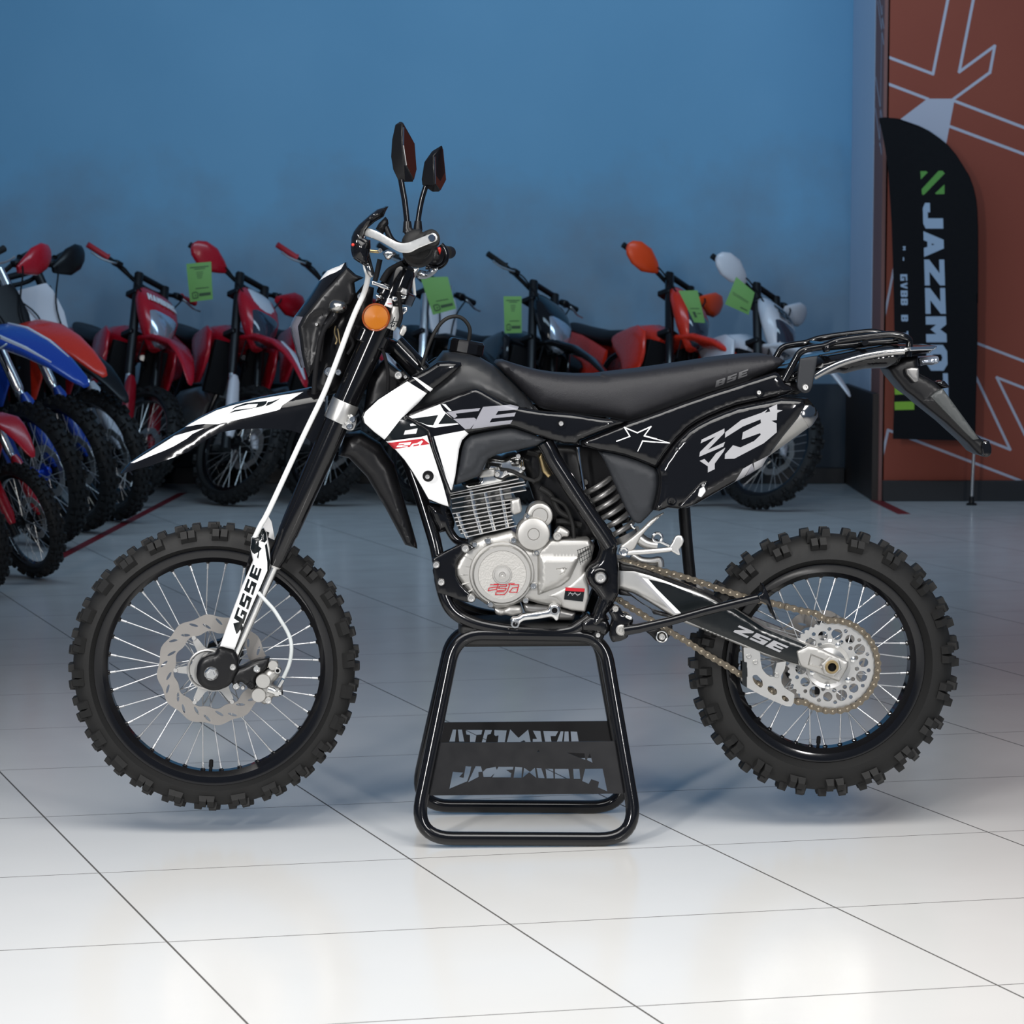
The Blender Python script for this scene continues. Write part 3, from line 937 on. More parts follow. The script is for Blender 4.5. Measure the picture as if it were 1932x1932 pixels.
# ---- front mudguard
fo = F1('1760,62 1600,95 1300,150 1050,210 900,258 750,330 640,395 600,430 430,530 210,670 100,750 40,815 12,852 100,830 180,800 300,770 480,705 650,640 720,590 850,510 950,460 1100,435 1300,425 1480,430 1600,445 1690,475 1790,560 1900,420 1900,120')
fe = F1('1900,50 1760,62 1600,95 1300,150 1050,210 900,258 750,330 640,395 600,430 430,530 210,670 100,750 12,852')
fd = dec([F1('1700,96 1500,128 1300,162 1050,222 900,268 750,342 650,398 608,424 720,398 800,386 890,388 920,388 1200,325 1460,262 1490,250 1510,215'),
          F1('800,423 690,450 520,500 430,558 250,668 110,752 150,748 330,672 430,632 520,590 640,520 690,478')], 1)
fd += dec([F1('1020,292 1070,262 1150,250 1225,243 1270,232 1285,205 1200,210 1100,235 1040,262 1075,232 1170,200 1290,187 1370,178 1362,205 1330,225 1240,245 1150,262 1080,275'),
           F1('1355,228 1375,190 1420,180 1495,152 1460,175 1400,210 1350,228')], 2)
def fY(x, z):
    a = BF.W(15, 850, -.02).x; b = BF.W(600, 750, -.02).x
    t = min(1, max(0, (x-a)/(b-a))); return -0.006-0.020*t
mb = MB().panel(BF, fo, -0.03, h=0.052, w=0.05, step=0.009, Yf=fY, decals=fd, mirror=True, edge=fe)
mg = mb.build('front_mudguard', ['gloss_black', 'white_plastic', 'dark_decal'], bike, smooth=50)
mb = MB().panel(BF, C3('-10,930 40,790 150,765 300,860 400,1010 450,1180 490,1330 540,1500 571,1612 480,1583 340,1320 200,1085 70,950'), -0.055, h=0.03, w=0.03, step=0.012, mirror=True)
mb.build('mud_flap', 'satin_black', bike, smooth=50)
# ---- headlight mask, lens, inner wing
mo = G4('835,108 740,152 640,187 560,222 500,290 450,370 330,560 200,740 108,862 232,872 300,790 390,670 480,558 640,390 760,255 845,170')
me_ = G4('740,152 640,187 560,222 500,290 450,370 330,560 200,740 108,862')
def mY(x, z):
    return -0.028
def slope_panel(name, outline, edge, mats, y_edge, h, w, decals=(), smooth=50, step=0.009, parent=None):
    mb = MB().panel(BF, outline, y_edge-h*0.3, h=h, w=w, step=step, Yf=lambda x, z: y_edge, decals=decals, mirror=True, edge=edge)
    return mb.build(name, mats, parent or bike, smooth=smooth)
mask = slope_panel('headlight_mask', mo, me_, ['gloss_black', 'white_plastic'], -0.045, 0.075, 0.05, dec([G4('815,120 740,158 640,195 568,230 508,298 455,372 520,330 600,285 690,250 765,205')], 1))
lo = G4('108,862 60,960 33,1030 58,1130 95,1270 130,1400 165,1510 195,1602 258,1588 215,1400 185,1180 163,1010 200,940 232,876')
slope_panel('headlight_lens', lo, G4('108,862 33,1030 58,1130 95,1270 130,1400 165,1510 195,1602'), ['lens_clear'], -0.050, 0.060, 0.03, parent=mask, step=0.007)
wing = G4('842,178 640,395 480,560 300,795 235,880 168,1010 188,1180 218,1400 258,1588 312,1735 380,1650 440,1500 480,1300 560,1050 640,860 760,760 900,700 960,560 940,400 1080,330 960,285')
for s in (-1, 1):
    if s < 0:
        MB().panel(BF, fil(wing, 3), -0.108, depth=0.006, h=0.010, w=0.012, step=0.012, raise_=[(G4('330,830 420,790 560,770 590,830 500,1000 440,1300 360,1560 300,1560 250,1300 220,1020'), -0.006, 0.012)]).build('mask_wing', 'satin_black', bike)
    else:
        q = [BF.W(a, b, -0.108) for a, b in wing]
        MB().panel(None, [(p.x, p.z) for p in q], 0.10, depth=0.006, step=0.02).build('mask_wing', 'satin_black', bike)
bolt_part('bolt', G4('425,980')[0], 3.2, -0.118, 'steel')
# headlight bucket and loom in the dark behind the mask
MB().panel(BF, G4('480,1150 640,900 900,640 1080,420 1230,470 1180,900 1000,1250 860,1600 760,1932 560,1990 380,1932 410,1500'), -0.045, h=0.02, w=0.03, step=0.02, mirror=True).build('headlight_bucket', 'satin_black', bike, smooth=50)
mb = MB()
for t, y in (('640,900 560,1010 520,1130 500,1300 490,1500', -.10), ('700,1060 720,1200 780,1300 760,1420', -.09), ('1350,1330 1400,1500 1430,1700 1425,1932', -.13), ('960,1000 900,1130 940,1260 860,1400', -.09)):
    mb.tube(cr(LP(G4(t), y), 5), 0.004, 8)
mb.build('wiring_loom', 'rubber_dull', bike)
mb = MB().tube(cr(LP(G4('690,1000 680,1100 710,1200 690,1260'), -.112), 5), 0.0022, 8)
mb.tube(cr(LP(G4('720,1040 735,1120 750,1230 770,1280'), -.112), 5), 0.0020, 8)
mb.build('copper_wires', 'brass', bike)
# indicator: chrome pod on a black stalk, hose below
mb = MB().panel(BF, fil(G4('590,780 600,690 650,635 720,625 800,645 845,700 850,760 820,810 740,835 660,830'), 6), -0.14, depth=0.05, h=0.028, w=0.024, step=0.005)
ind = mb.build('indicator', 'brushed_chrome', bike)
MB().tube(cr(LP(G4('690,820 670,880 600,960 540,1010'), -.13), 4), [0.009]*12+[0.007], 12).build('indicator_stalk', 'satin_black', ind)
MB().tube(cr(LP(G4('670,870 600,960 530,1060 480,1200 450,1360 420,1560 400,1760 388,1960'), -.135), 5), 0.0058, 12).build('breather_hose', 'rubber_dull', bike)
for t, r in (('605,1640', 10), ('730,1650', 6.5), ('1040,590', 7)):
    bolt_part('mask_bolt', G4(t)[0], r, -0.115, 'polished', 0.012)
# amber side reflector
c = G4('1258,880')[0]
mb = MB().lathe([(-0.02, pr(20)), (0, pr(25.4)), (0.006, pr(25.4)), (0.008, pr(24)), (0.007, pr(22.6)), (0.002, pr(22.6)), (0.002, 0)], BF.W(*c, -0.160), (0, -1, 0), 40)
ar = mb.build('side_reflector', 'amber_rim', bike)
MB().lathe([(0.0, pr(22.4)), (0.0035, pr(22.2)), (0.0042, pr(20)), (0.0042, pr(6)), (0.0048, pr(4)), (0.0050, 0)], BF.W(*c, -0.160), (0, -1, 0), 40).build('reflector_lens', 'amber', ar)
MB().tube([BF.W(*c, -0.150), BF.W(*c, -0.10)], 0.012, 12).build('reflector_bracket', 'satin_black', ar)

# ---- triple clamps, risers
ax = (BF.W(fork_line(500), 500, 0)-BF.W(fork_line(900), 900, 0)).normalized()
perp = Vector((ax.z, 0, -ax.x))
def clamp(name, v, h, fx0, fx1, mat_, wy=0.13):
    o = BF.W(fork_line(v), v, -0.105); o = Vector((o.x, 0, o.z))
    M3 = Matrix((perp, Vector((0, 1, 0)), ax)).transposed()
    mb = MB()
    prof = fil([(fx0, -wy), (fx1*0.6, -wy), (fx1, -0.045), (fx1, 0.045), (fx1*0.6, wy), (fx0, wy)], 0.02)
    n = len(prof)
    V = [o+M3 @ Vector((a, b, -h/2)) for a, b in prof]+[o+M3 @ Vector((a, b, h/2)) for a, b in prof]
    F = [tuple(reversed(range(n))), tuple(range(n, 2*n))]+[(i, (i+1) % n, n+(i+1) % n, n+i) for i in range(n)]
    mb.add(V, F)
    return mb.build(name, mat_, bike, bevel=0.004)
uc = clamp('upper_triple_clamp', 553, 0.030, -0.038, 0.052, 'frame_black')
lc = clamp('lower_triple_clamp', 640, 0.034, -0.042, 0.056, 'frame_black')
def flat(t, Y, d, m_, name, parent, h=0.003, w=0.004, conv=G3):
    return MB().panel(BF, fil(conv(t), 2), Y, depth=d, h=h, w=w, step=0.006).build(name, m_, parent)
flat('355,1320 385,1312 460,1345 560,1370 640,1410 650,1470 560,1455 440,1400 355,1380', -0.142, 0.03, 'polished', 'clamp_bolt_boss', uc)
flat('590,1310 640,1285 700,1300 760,1195 772,1205 720,1410 660,1415 560,1365', -0.10, 0.03, 'aluminium', 'bar_clamp', uc)
flat('870,1425 958,1462 945,1560 820,1510', -0.150, 0.03, 'aluminium', 'clamp_block', uc)
flat('830,1545 945,1560 930,1615 850,1620', -0.155, 0.02, 'polished', 'clamp_block', uc)
flat('700,1570 780,1580 800,1640 740,1665 690,1640', -0.150, 0.02, 'polished', 'clamp_bolt_boss', uc)
flat('450,1555 530,1550 520,1620 430,1660', -0.125, 0.02, 'aluminium', 'clamp_bolt_boss', uc)
flat('620,1600 690,1600 715,1745 690,1770 590,1735 600,1680', -0.135, 0.02, 'white_plastic', 'warning_sticker', uc, 0.001)
flat('610,1690 700,1690 690,1702 640,1702', -0.139, 0.003, 'red_decal', 'warning_stripe', uc, 0.0005)
yoke = MB().panel(BF, fil(G4('1490,720 1590,735 1600,900 1560,1010 1515,1078 1400,1030 1450,880'), 2), -0.145, depth=0.03, h=0.004, w=0.005, step=0.006,
                  decals=dec(stroke(G4('1470,1040 1490,950 1520,880'), 1.6)+stroke(G4('1460,970 1500,940 1560,945'), 1.6)+stroke(G4('1470,1000 1500,1010 1520,970 1490,960'), 1.6), 1)).build('ignition_bracket', ['cast_alloy', 'dark_decal'], bike)
flat('1625,740 1700,730 1705,790 1640,850 1620,800', -0.150, 0.02, 'polished', 'clamp_block', lc, conv=G4)
flat('1630,985 1690,1010 1690,1070 1640,1150 1580,1120 1600,1050', -0.150, 0.02, 'cast_alloy', 'clamp_block', lc, conv=G4)
flat('1250,560 1310,575 1340,620 1270,630', -0.135, 0.02, 'polished', 'clamp_bolt_boss', uc, conv=G4)
MB().tube(cr(LP(G3('810,1500 825,1650 840,1800 850,1900 830,1990 790,2080'), -.165), 5), 0.0045, 10).build('clutch_cable', 'rubber_dull', bike)
MB().tube(cr(LP(G3('500,960 470,1100 440,1230 415,1320'), -.19), 5), 0.006, 10).build('clutch_cable', 'rubber_dull', bike)
MB().tube(cr(LP(G3('880,1030 780,1080 660,1150 590,1240 540,1330'), -.12), 5), 0.008, 12).build('throttle_cable', 'rubber_dull', bike)
MB().tube(LP(G3('790,1500 860,1180'), -0.04), 0.017, 16).build('bar_riser', 'gloss_black', bike)
MB().tube(LP(G3('920,1480 960,1170'), 0.04), 0.015, 16).build('bar_riser', 'gloss_black', bike)
MB().panel(BF, G3('640,1200 800,1040 1000,1040 1060,1180 990,1300 1050,1560 1000,1700 700,1620 600,1500'), -0.02, depth=0.10, h=0.01, w=0.015, step=0.02).build('instrument_mount', 'satin_black', bike)
MB().tube(LP(G4('1200,1080 1500,1100'), 0), 0.022, 12).build('steering_stem', 'frame_black', bike)

# ---- handlebar and its controls
gy = [-.40, -.27, -.20, -.05, .05, .20, .30, .42]
gpx = G3('1375,600 1130,745 1010,860 900,1060 915,1080 1060,1010 1230,900 1640,850')
MB().tube(cr(LP(gpx, gy), 5), 0.0115, 14).build('handlebar', 'gloss_black', bike)
ge = BF.W(*G3('1370,605')[0], -.415); g0 = BF.W(*G3('1150,735')[0], -.275)
mb = MB().tube([ge, ge+(g0-ge)*0.04, ge+(g0-ge)*0.05, g0-(g0-ge)*0.05, g0-(g0-ge)*0.04, g0], [0.0165, 0.0168, 0.0155, 0.0155, 0.031, 0.031], 28)
gl = mb.build('grip', 'rubber', bike)
mb = MB().lathe([(0, 0.0), (0, 0.0165), (0.012, 0.018), (0.022, 0.0175)], ge+Vector((0, -0.004, 0)), g0-ge, 28)
# rubber bellows round the clutch perch
c = G3('1125,760')[0]
mb = MB().lathe([(0, 0), (0, pr(21)), (0.006, pr(23)), (0.02, pr(28)), (0.03, pr(28.5)), (0.05, pr(26)), (0.05, 0)], BF.W(*c, -.285), (0, 1, 0), 36)
mb.lathe([(0, 0), (0, pr(28)), (0.015, pr(29)), (0.03, pr(25)), (0.03, 0)], BF.W(*G3('1140,830')[0], -.235), (0, 1, 0), 36)
mb.build('grip_flange', 'rubber', bike)
MB().panel(BF, fil(G3('860,640 900,560 960,500 1090,455 1180,470 1210,510 1300,465 1370,455 1440,490 1490,560 1500,650 1470,740 1380,780 1240,790 1100,880 960,890 880,780'), 6), -.355, depth=0.06, h=0.018, w=0.02, step=0.008).build('grip_cover', 'rubber', bike)
hb = G3('290,430 400,470 480,505 560,548 630,592 700,630 760,662 800,678 850,688 890,690 970,680 1040,655 1100,630 1370,523 1420,540 1452,590 1448,640 1410,668 1300,710 1130,780 1020,840 970,851 920,853 860,848 820,840 750,805 680,760 590,710 500,660 350,600 208,553 235,490')
def hY(x, z):
    a = BF.W(*G3('220,550')[0], -.4).x; b = BF.W(*G3('1400,600')[0], -.4).x
    t = (x-a)/(b-a); return -.345-0.085*max(0, min(1, t))
hg = MB().panel(BF, hb, -.40, depth=0.007, h=0.0025, w=0.004, step=0.006, Yf=hY).build('handguard_bar', 'bar_alloy', bike)
bolt_part('bolt', G3('1358,610')[0], 7.0, -.434, 'chrome', 0.009, parent=hg)
sh = G3('640,78 600,70 540,100 450,130 340,210 240,300 190,345 150,380 100,440 60,500 25,590 18,680 10,760 20,820 30,880 60,950 130,1000 250,1070 300,1030 320,900 345,760 340,640 230,600 255,480 300,430 420,330 560,250 600,150')
mb = MB().panel(BF, sh, -.345, depth=0.02, h=0.03, w=0.03, step=0.008, raise_=[(G3('250,300 330,230 450,155 480,180 380,260 290,330'), 0.006, 0.006)])
hs = mb.build('handguard_shell', 'gloss_black', bike)
MB().panel(BF, circ(G3('52,718')[0], 3.2, 12), -.372, depth=0.004, h=0.002, w=0.003, step=0.003).build('marker_lens', 'red_lens', hs)
MB().panel(BF, G3('425,455 480,360 590,250 632,300 642,370 600,460 548,545'), 0.30, depth=0.02, h=0.012, w=0.015, step=0.01).build('handguard_shell', 'satin_black', bike)
MB().tube(cr(LP(G3('215,600 215,760 255,900 300,1060 350,1200 392,1225'), [-.30, -.31, -.32, -.33, -.33, -.33]), 4), [0.008]*8+[0.0075]*8+[0.006]*4+[0.004], 12).build('brake_lever', 'dark_chrome', bike)
MB().panel(BF, fil(G3('195,745 290,700 325,730 335,900 380,1080 412,1200 380,1235 345,1150 290,960 250,900'), 3), -.335, depth=0.016, h=0.006, w=0.007, step=0.006).build('lever_boot', 'satin_black', bike)
MB().tube(LP(G3('335,822 480,838'), -.25), 0.0035, 10).build('lever_rod', 'brass', bike)
MB().panel(BF, fil(G3('540,850 620,790 700,810 780,850 660,972 600,960'), 3), -.24, depth=0.04, h=0.012, w=0.012, step=0.006).build('lever_perch', 'polished', bike)
bolt_part('bolt', G3('500,815')[0], 4.5, -.26, 'steel')
# far side controls
a = BF.W(*G3('1570,850')[0], .28); b = BF.W(*G3('1660,845')[0], .42)
MB().tube([a, a+(b-a)*.1, b-(b-a)*.05, b], [0.018, 0.0155, 0.0155, 0.013], 24).build('grip', 'rubber', bike)
MB().tube(cr(LP(G3('1500,720 1560,790 1590,880 1570,990 1500,1060 1400,1090 1260,1070'), .24), 5), 0.0085, 12).build('throttle_cable', 'gloss_black', bike)
MB().panel(BF, fil(G3('1340,760 1450,740 1540,780 1570,900 1530,1010 1440,1060 1330,1040 1290,900'), 5), 0.20, depth=0.06, h=0.02, w=0.02, step=0.01).build('switch_housing', 'satin_black', bike)
MB().panel(BF, fil(G3('1450,760 1500,750 1520,800 1495,890 1460,810'), 2), 0.172, depth=0.02, h=0.005, w=0.006, step=0.006).build('kill_switch', 'red_lens', bike)
mb = MB().panel(BF, fil(G3('1105,1190 1160,1130 1230,1150 1290,1165 1340,1095 1475,1105 1440,1180 1370,1235 1280,1280 1180,1290 1120,1275'), 3), 0.18, depth=0.05, h=0.02, w=0.02, step=0.007)
mb.build('throttle_housing', 'polished', bike)
MB().panel(BF, fil(G3('995,1130 1040,1090 1110,1105 1150,1025 1165,1060 1120,1190 1080,1290 1030,1250 985,1240'), 2), 0.15, depth=0.03, h=0.008, w=0.01, step=0.007).build('choke_lever', 'aluminium', bike)
MB().tube(cr(LP(G3('1045,1260 1060,1400 1075,1560'), .14), 5), 0.004, 10).build('brake_hose', 'white_hose', bike, label='short white hose below the far lever')
# mirrors
def mirror(stem, boot, pod, glass, Ys, Yp):
    m_ = MB().tube(cr(LP(C1(stem), Ys), 6), 0.0066, 14).build('mirror', 'gloss_black', bike)
    MB().tube(LP(C1(boot), Ys), [0.0115, 0.0085], 14).build('stem_boot', 'satin_black', m_)
    gl_ = C1(glass); xs = [p[0] for p in gl_]
    g3 = [BF.W(a, b, Yp-0.022+0.075*(a-min(xs))/(max(xs)-min(xs))) for a, b in gl_]
    nrm = (g3[2]-g3[0]).cross(g3[1]-g3[0]).normalized()
    if nrm.x < 0: nrm = -nrm
    pp = [BF.W(a, b, Yp+dy) for (a, b), dy in zip(C1(pod), [0.0]*99)]
    cg = sum(g3, Vector())/len(g3)
    big = [cg+(p-cg)*1.10 for p in g3]
    mb = MB().hull(pp+[p+nrm*0.001 for p in big])
    mb.build('mirror_head', 'satin_black', m_, bevel=0.003)
    n = len(g3)
    V = [p+nrm*0.0035 for p in g3]+[p for p in g3]
    MB().add(V, [tuple(range(n)), tuple(range(2*n-1, n-1, -1))]+[(i, (i+1) % n, n+(i+1) % n, n+i) for i in range(n)]).build('mirror_glass', 'mirror_glass', m_, smooth=None)
mirror('1003,940 995,850 980,720 962,620 952,560', '1003,960 1000,875', '905,142 940,118 965,120 930,570 985,578 890,485 873,380 880,260', '965,160 1045,285 1060,480 1040,560 985,450 963,300', -.265, -.265)
mirror('1080,930 1085,850 1108,720 1140,610', '1080,945 1082,872', '1140,408 1185,345 1265,297 1110,600 1190,655 1105,560 1125,430', '1200,385 1262,325 1285,560 1243,640 1207,590', .24, .25)
MB().tube([BF.W(788, 431, .24), BF.W(791, 460, .25), BF.W(797, 486, .27)], [.010, .010, .013], 14).build('mirror_mount', 'satin_black', bike)
MB().tube([BF.W(769, 433, -.265), BF.W(780, 450, -.27), BF.W(789, 466, -.27)], [.011, .012, .014], 14).build('mirror_mount', 'satin_black', bike)
MB().tube(cr(LP(G3('590,420 690,630 820,715 980,720 1150,720 1400,800 1645,848'), [.30, .30, .31, .33, .36, .40, .425]), 4), .0075, 12).build('handguard_bar', 'satin_black', bike)
mb = MB().panel(BF, fil(G3('905,500 980,465 1200,460 1190,520 1080,545 930,540'), 3), -.26, depth=0.05, h=0.008, w=0.01, step=0.008)
mb.build('mirror_mount', 'satin_black', bike)
# ---- tank, shrouds, seat, side covers
tank = C3('530,352 655,292 720,242 770,180 850,178 960,195 1030,218 1150,288 1290,420 1460,600 1330,640 1000,600 700,640 485,640 540,480')
MB().panel(BF, tank, -0.085, h=0.062, w=0.075, step=0.014, mirror=True).build('fuel_tank', 'tank_satin', bike, smooth=60)
cap_o = BF.W(*C3('912,205')[0], -0.02); cap_t = BF.W(*C3('930,105')[0], -0.02); cax = (cap_t-cap_o).normalized()
rc_ = pr(34)
mb = MB()
mb.lathe([(0, 0), (0, rc_*0.85), (0.008, rc_*0.9), (0.009, rc_*1.0), (0.034, rc_*1.0), (0.040, rc_*0.90), (0.040, rc_*0.6), (0.036, rc_*0.5), (0.036, 0)], cap_o, cax, 11)
fcap = mb.build('fuel_cap', 'gloss_black', bike, smooth=20, bevel=0.002)
hp = [BF.W(a, b, y) for (a, b), y in zip(C2('1757,990 1768,930 1770,880 1755,835 1720,790 1680,765 1640,757 1590,765 1540,790 1490,840 1440,920 1400,1010 1365,1110 1335,1210'), np.linspace(-0.02, -0.06, 14))]
MB().tube(cr(hp, 4), 0.0045, 12).build('vent_hose', 'rubber', fcap)
shr = C3('525,355 650,292 720,245 800,238 890,250 895,275 850,322 760,395 660,470 560,560 485,638 512,612 562,592 770,512 960,440 1000,434 1040,450 1200,540 1330,578 1470,602 1700,622 1932,657 2110,680 1935,748 1760,816 1755,850 1640,842 1500,800 1290,727 1240,720 1100,742 950,772 905,815 880,880 852,1090 832,1180 812,1196 815,1312 740,1290 645,1250 590,1150 530,1050 470,960 400,880 335,815 250,755 180,690 165,640 180,600 280,510 380,445 490,375')
wh = [C3(t) for t in ('496,384 638,472 575,545 478,632 452,652 330,808 250,745 186,685 176,640 190,606 285,517 385,453',
      '532,352 560,356 684,440 664,462', '480,742 572,726 560,764 470,771', '515,694 537,690 562,704 520,709',
      '505,642 735,552 762,600 872,700 700,722 656,716', '750,550 776,553 820,600 802,601',
      '690,786 800,765 915,745 945,770 898,815 876,880 846,1085 822,1180 806,1178 740,950',
      '338,820 600,788 640,776 660,842 700,962 760,1150 800,1302 742,1282 652,1243 600,1150 540,1050 478,958 408,878')]
blk = [C3(t) for t in ('520,656 722,630 685,706 640,702', '776,618 868,692 722,697', '455,650 330,810 644,772 655,738 560,690')]
red = [C3('347,832 610,800 660,842 395,877')]
wh2 = [C3(t) for t in ('415,862 425,850 470,845 480,838 430,842 440,832 525,826 515,846 462,852 455,858 500,855 497,862',
       '515,858 535,838 570,832 600,815 612,820 590,850 575,858 585,840 545,846 535,858', '480,742 572,726 560,764 470,771', '515,694 537,690 562,704 520,709')]
gry = [C3(t) for t in ('780,610 900,592 1030,582 1018,602 850,622 862,640 840,655', '832,660 985,651 1000,662 990,690 955,733 920,736 860,682',
       '1050,572 1250,557 1316,570 1302,592 1160,603 1142,632 1290,613 1278,641 1115,657 1098,686 1266,668 1250,697 965,734')]
sd = dec(wh[:2], 1)+dec([wh[4]], 1)+dec(blk[:2], 2)+dec(wh[5:8], 1)+dec([blk[2]], 2)+dec(red, 3)+dec(wh2, 1)+dec(gry, 4)
ref_a = BF.W(*C3('165,640')[0], -.17).x; ref_b = BF.W(*C3('900,640')[0], -.17).x
def sY(x, z):
    t = max(0, min(1, (x-ref_a)/(ref_b-ref_a))); return -0.185+0.035*t
mb = MB().panel(BF, shr, -0.165, depth=0.012, h=0.014, w=0.016, step=0.011, Yf=sY, decals=sd)
s1 = mb.build('radiator_shroud', ['gloss_black', 'white_plastic', 'dark_decal', 'red_decal', 'grey_decal'], bike, smooth=45)
q = [BF.W(a, b, -0.175) for a, b in shr]
MB().panel(None, [(p.x, p.z) for p in q], 0.150, depth=0.014, h=0, step=0.03).build('radiator_shroud', 'gloss_black', bike)
# raised seam that splits the white panel
mb = MB().tube(LP(C3('487,640 560,680 650,738 672,800 690,880 740,1010 790,1140 812,1200'), [-.198, -.196, -.192, -.19, -.19, -.189, -.188, -.186]), 0.0028, 8)
mb.build('seam_trim', 'gloss_black', s1)
mb = MB().lathe([(0, pr(10.2)), (0.003, pr(10.2)), (0.004, pr(8.8)), (0.001, pr(6)), (0.001, 0)], BF.W(*C3('648,1075')[0], -0.193), (0, -1, 0), 24)
wsh = mb.build('rubber_washer', 'rubber_dull', s1)
bolt_part('bolt', C3('643,1080')[0], 5, -0.192, 'steel', parent=s1)
mb = MB().lathe([(0, pr(10)), (0.003, pr(10)), (0.003, pr(7)), (0, pr(6)), (0, 0)], BF.W(*C3('1617,690')[0], -0.163), (0, -1, 0), 24)
mb.build('rubber_washer', 'gloss_black', s1)
bolt_part('bolt', C3('1617,692')[0], 5, -0.163, 'steel', parent=s1)
# matte lower shroud
ls = C3('955,782 1060,757 1240,727 1290,732 1420,775 1510,812 1440,855 1320,882 1200,908 1150,920 1090,950 1060,1000 1040,1050 1010,1080 930,1112 850,1142 842,1110 858,1040 880,950 897,860 915,815')
MB().panel(BF, ls, -0.140, depth=0.014, h=0.010, w=0.012, step=0.010, raise_=[(C3('960,795 1240,745 1285,750 1400,790 1450,815 1300,850 1120,890 1040,940 1010,1010 970,1050 870,1085 885,980 910,860'), 0.006, 0.012)]).build('lower_shroud', 'matte_black', bike, smooth=40)
q = [BF.W(a, b, -0.14) for a, b in ls]
MB().panel(None, [(p.x, p.z) for p in q], 0.128, depth=0.012, step=0.03).build('lower_shroud', 'matte_black', bike)
# radiator, head tube and the dark behind the shroud
MB().panel(BF, C3('215,345 330,230 420,300 540,380 600,560 640,800 560,1000 420,900 300,780 170,640'), -0.06, h=0.02, w=0.03, step=0.02, mirror=True).build('radiator', 'satin_black', bike, smooth=50)
MB().tube(LP(C2('1080,1010 1330,1270'), -0.02), 0.026, 16).build('frame_tube', 'frame_black', bike)
bt = MB(); bolt(bt, C3('430,340')[0], 8, -0.15, 0.012); bolt(bt, C3('482,352')[0], 3.5, -0.155, 0.008)
bt.build('horn_bolt', 'steel', bike)
MB().panel(BF, fil(C3('395,365 420,320 470,310 505,345 560,385 540,400 490,375 440,395'), 2), -0.13, depth=0.02, h=0.006, w=0.008, step=0.006).build('shroud_bracket', 'satin_black', bike)
# seat
seat = C3('1150,268 1165,247 1210,242 1300,273 1400,302 1500,325 1600,340 1750,350 1932,350')+D1('200,428 300,415 500,393 700,365 900,336 1100,305 1250,287 1400,276 1460,276 1520,292 1560,318 1500,372 1400,420 1300,457 1150,500 1000,546 800,618 600,692 500,728 410,757 250,728 0,702')+C3('1600,612 1500,592 1460,578 1400,520 1300,415 1210,330')
ref_s = BF.W(1500, 700, -.12).x; ref_f = BF.W(940, 690, -.12).x
def seY(x, z):
    t = max(0, min(1, (x-ref_f)/(ref_s-ref_f))); return -0.070-0.035*min(1, t*2.2)
stx = [(p, 1) for p in text('BSE', *D1('1040,506 1270,420 1276,370 1046,455'), gap=0.25)]
MB().panel(BF, seat, -0.10, h=0.036, w=0.045, step=0.012, Yf=seY, mirror=True, decals=stx).build('seat', ['seat_vinyl', 'ghost_decal'], bike, smooth=60)
# side cover with the star
sc = D1('62,895 240,826 410,760 500,730 600,694 800,620 1000,550 1150,503 1290,457 1400,422 1490,392 1530,430 1560,480 1640,520 1560,560 1500,578 1400,603 1300,622 1200,645 1100,682 1000,725 920,765 850,812 780,880 718,955 665,1030 622,1098 560,1070 480,1038 400,1010 300,985 190,968 68,932')
star = [(a, 1) for t, w_ in (('320,898 418,862', 2.0), ('418,862 378,797 472,836 572,790 522,858', 2.2), ('522,858 612,882', 2.6), ('612,882 708,911', 1.6), ('708,911 600,903', 1.6), ('600,903 510,896', 2.4), ('510,896 495,930', 2.2), ('495,930 475,970', 1.5)) for a in stroke(D1(t), w_)]
scp = MB().panel(BF, sc, -0.140, depth=0.012, h=0.014, w=0.018, step=0.011, decals=star).build('side_cover', ['gloss_black', 'white_plastic'], bike, smooth=45)
mb = MB().lathe([(0, pr(9.6)), (0.003, pr(9.6)), (0.003, pr(7.4)), (-0.001, pr(7)), (-0.001, 0)], BF.W(*D1('1363,542')[0], -0.153), (0, -1, 0), 24)
mb.build('rubber_washer', 'gloss_black', scp)
bolt_part('bolt', D1('1358,543')[0], 4.6, -0.153, 'steel', parent=scp)
# number board
nb = D1('722,955 780,882 850,815 920,768 1000,727 1100,685 1200,648 1300,625 1400,606 1520,580 1620,582 1712,590 1700,650 1650,735 1540,870 1440,1005 1410,1050 1385,1092 1300,1142 1185,1202 1040,1285 900,1365 840,1388 780,1397 700,1388 640,1412 592,1405 612,1340 628,1270 636,1210 634,1150 622,1106 665,1035')
z3 = [D1(t) for t in ('1110,872 1112,832 1228,742 1375,690 1420,665 1400,690 1440,680 1430,655 1490,628 1490,668 1530,672 1490,690 1487,742 1448,748 1486,768 1487,832 1392,912 1178,1024 1108,1026 1110,992 1168,926 1222,942 1322,895 1370,850 1366,838 1232,886 1240,832 1372,765 1368,738 1240,790',
      '932,912 940,885 1106,804 1106,836 985,960 1110,902 1098,936 922,1010 928,975 1042,862', '925,1040 960,1026 990,1056 1045,985 1112,944 1100,972 1035,1060 1035,1100 985,1125 985,1080')]
st = [D1('1185,1198 1240,1098 1310,1058 1255,1160'), D1('1318,1056 1436,1000 1388,1086 1330,1115')]
st2 = [D1('1262,1156 1308,1062 1330,1115')]
nbp = MB().panel(BF, nb, -0.152, depth=0.014, h=0.020, w=0.024, step=0.011, decals=dec(z3, 1)+dec(st, 1)+dec(st2, 2)).build('number_board', ['gloss_black', 'silver_decal', 'grey_decal'], bike, smooth=45)
for o_, Yo in ((sc, 0.128), (nb, 0.140)):
    q = [BF.W(a, b, -0.15) for a, b in o_]
    MB().panel(None, [(p.x, p.z) for p in q], Yo, depth=0.012, step=0.03).build('side_cover' if o_ is sc else 'number_board', 'gloss_black', bike)
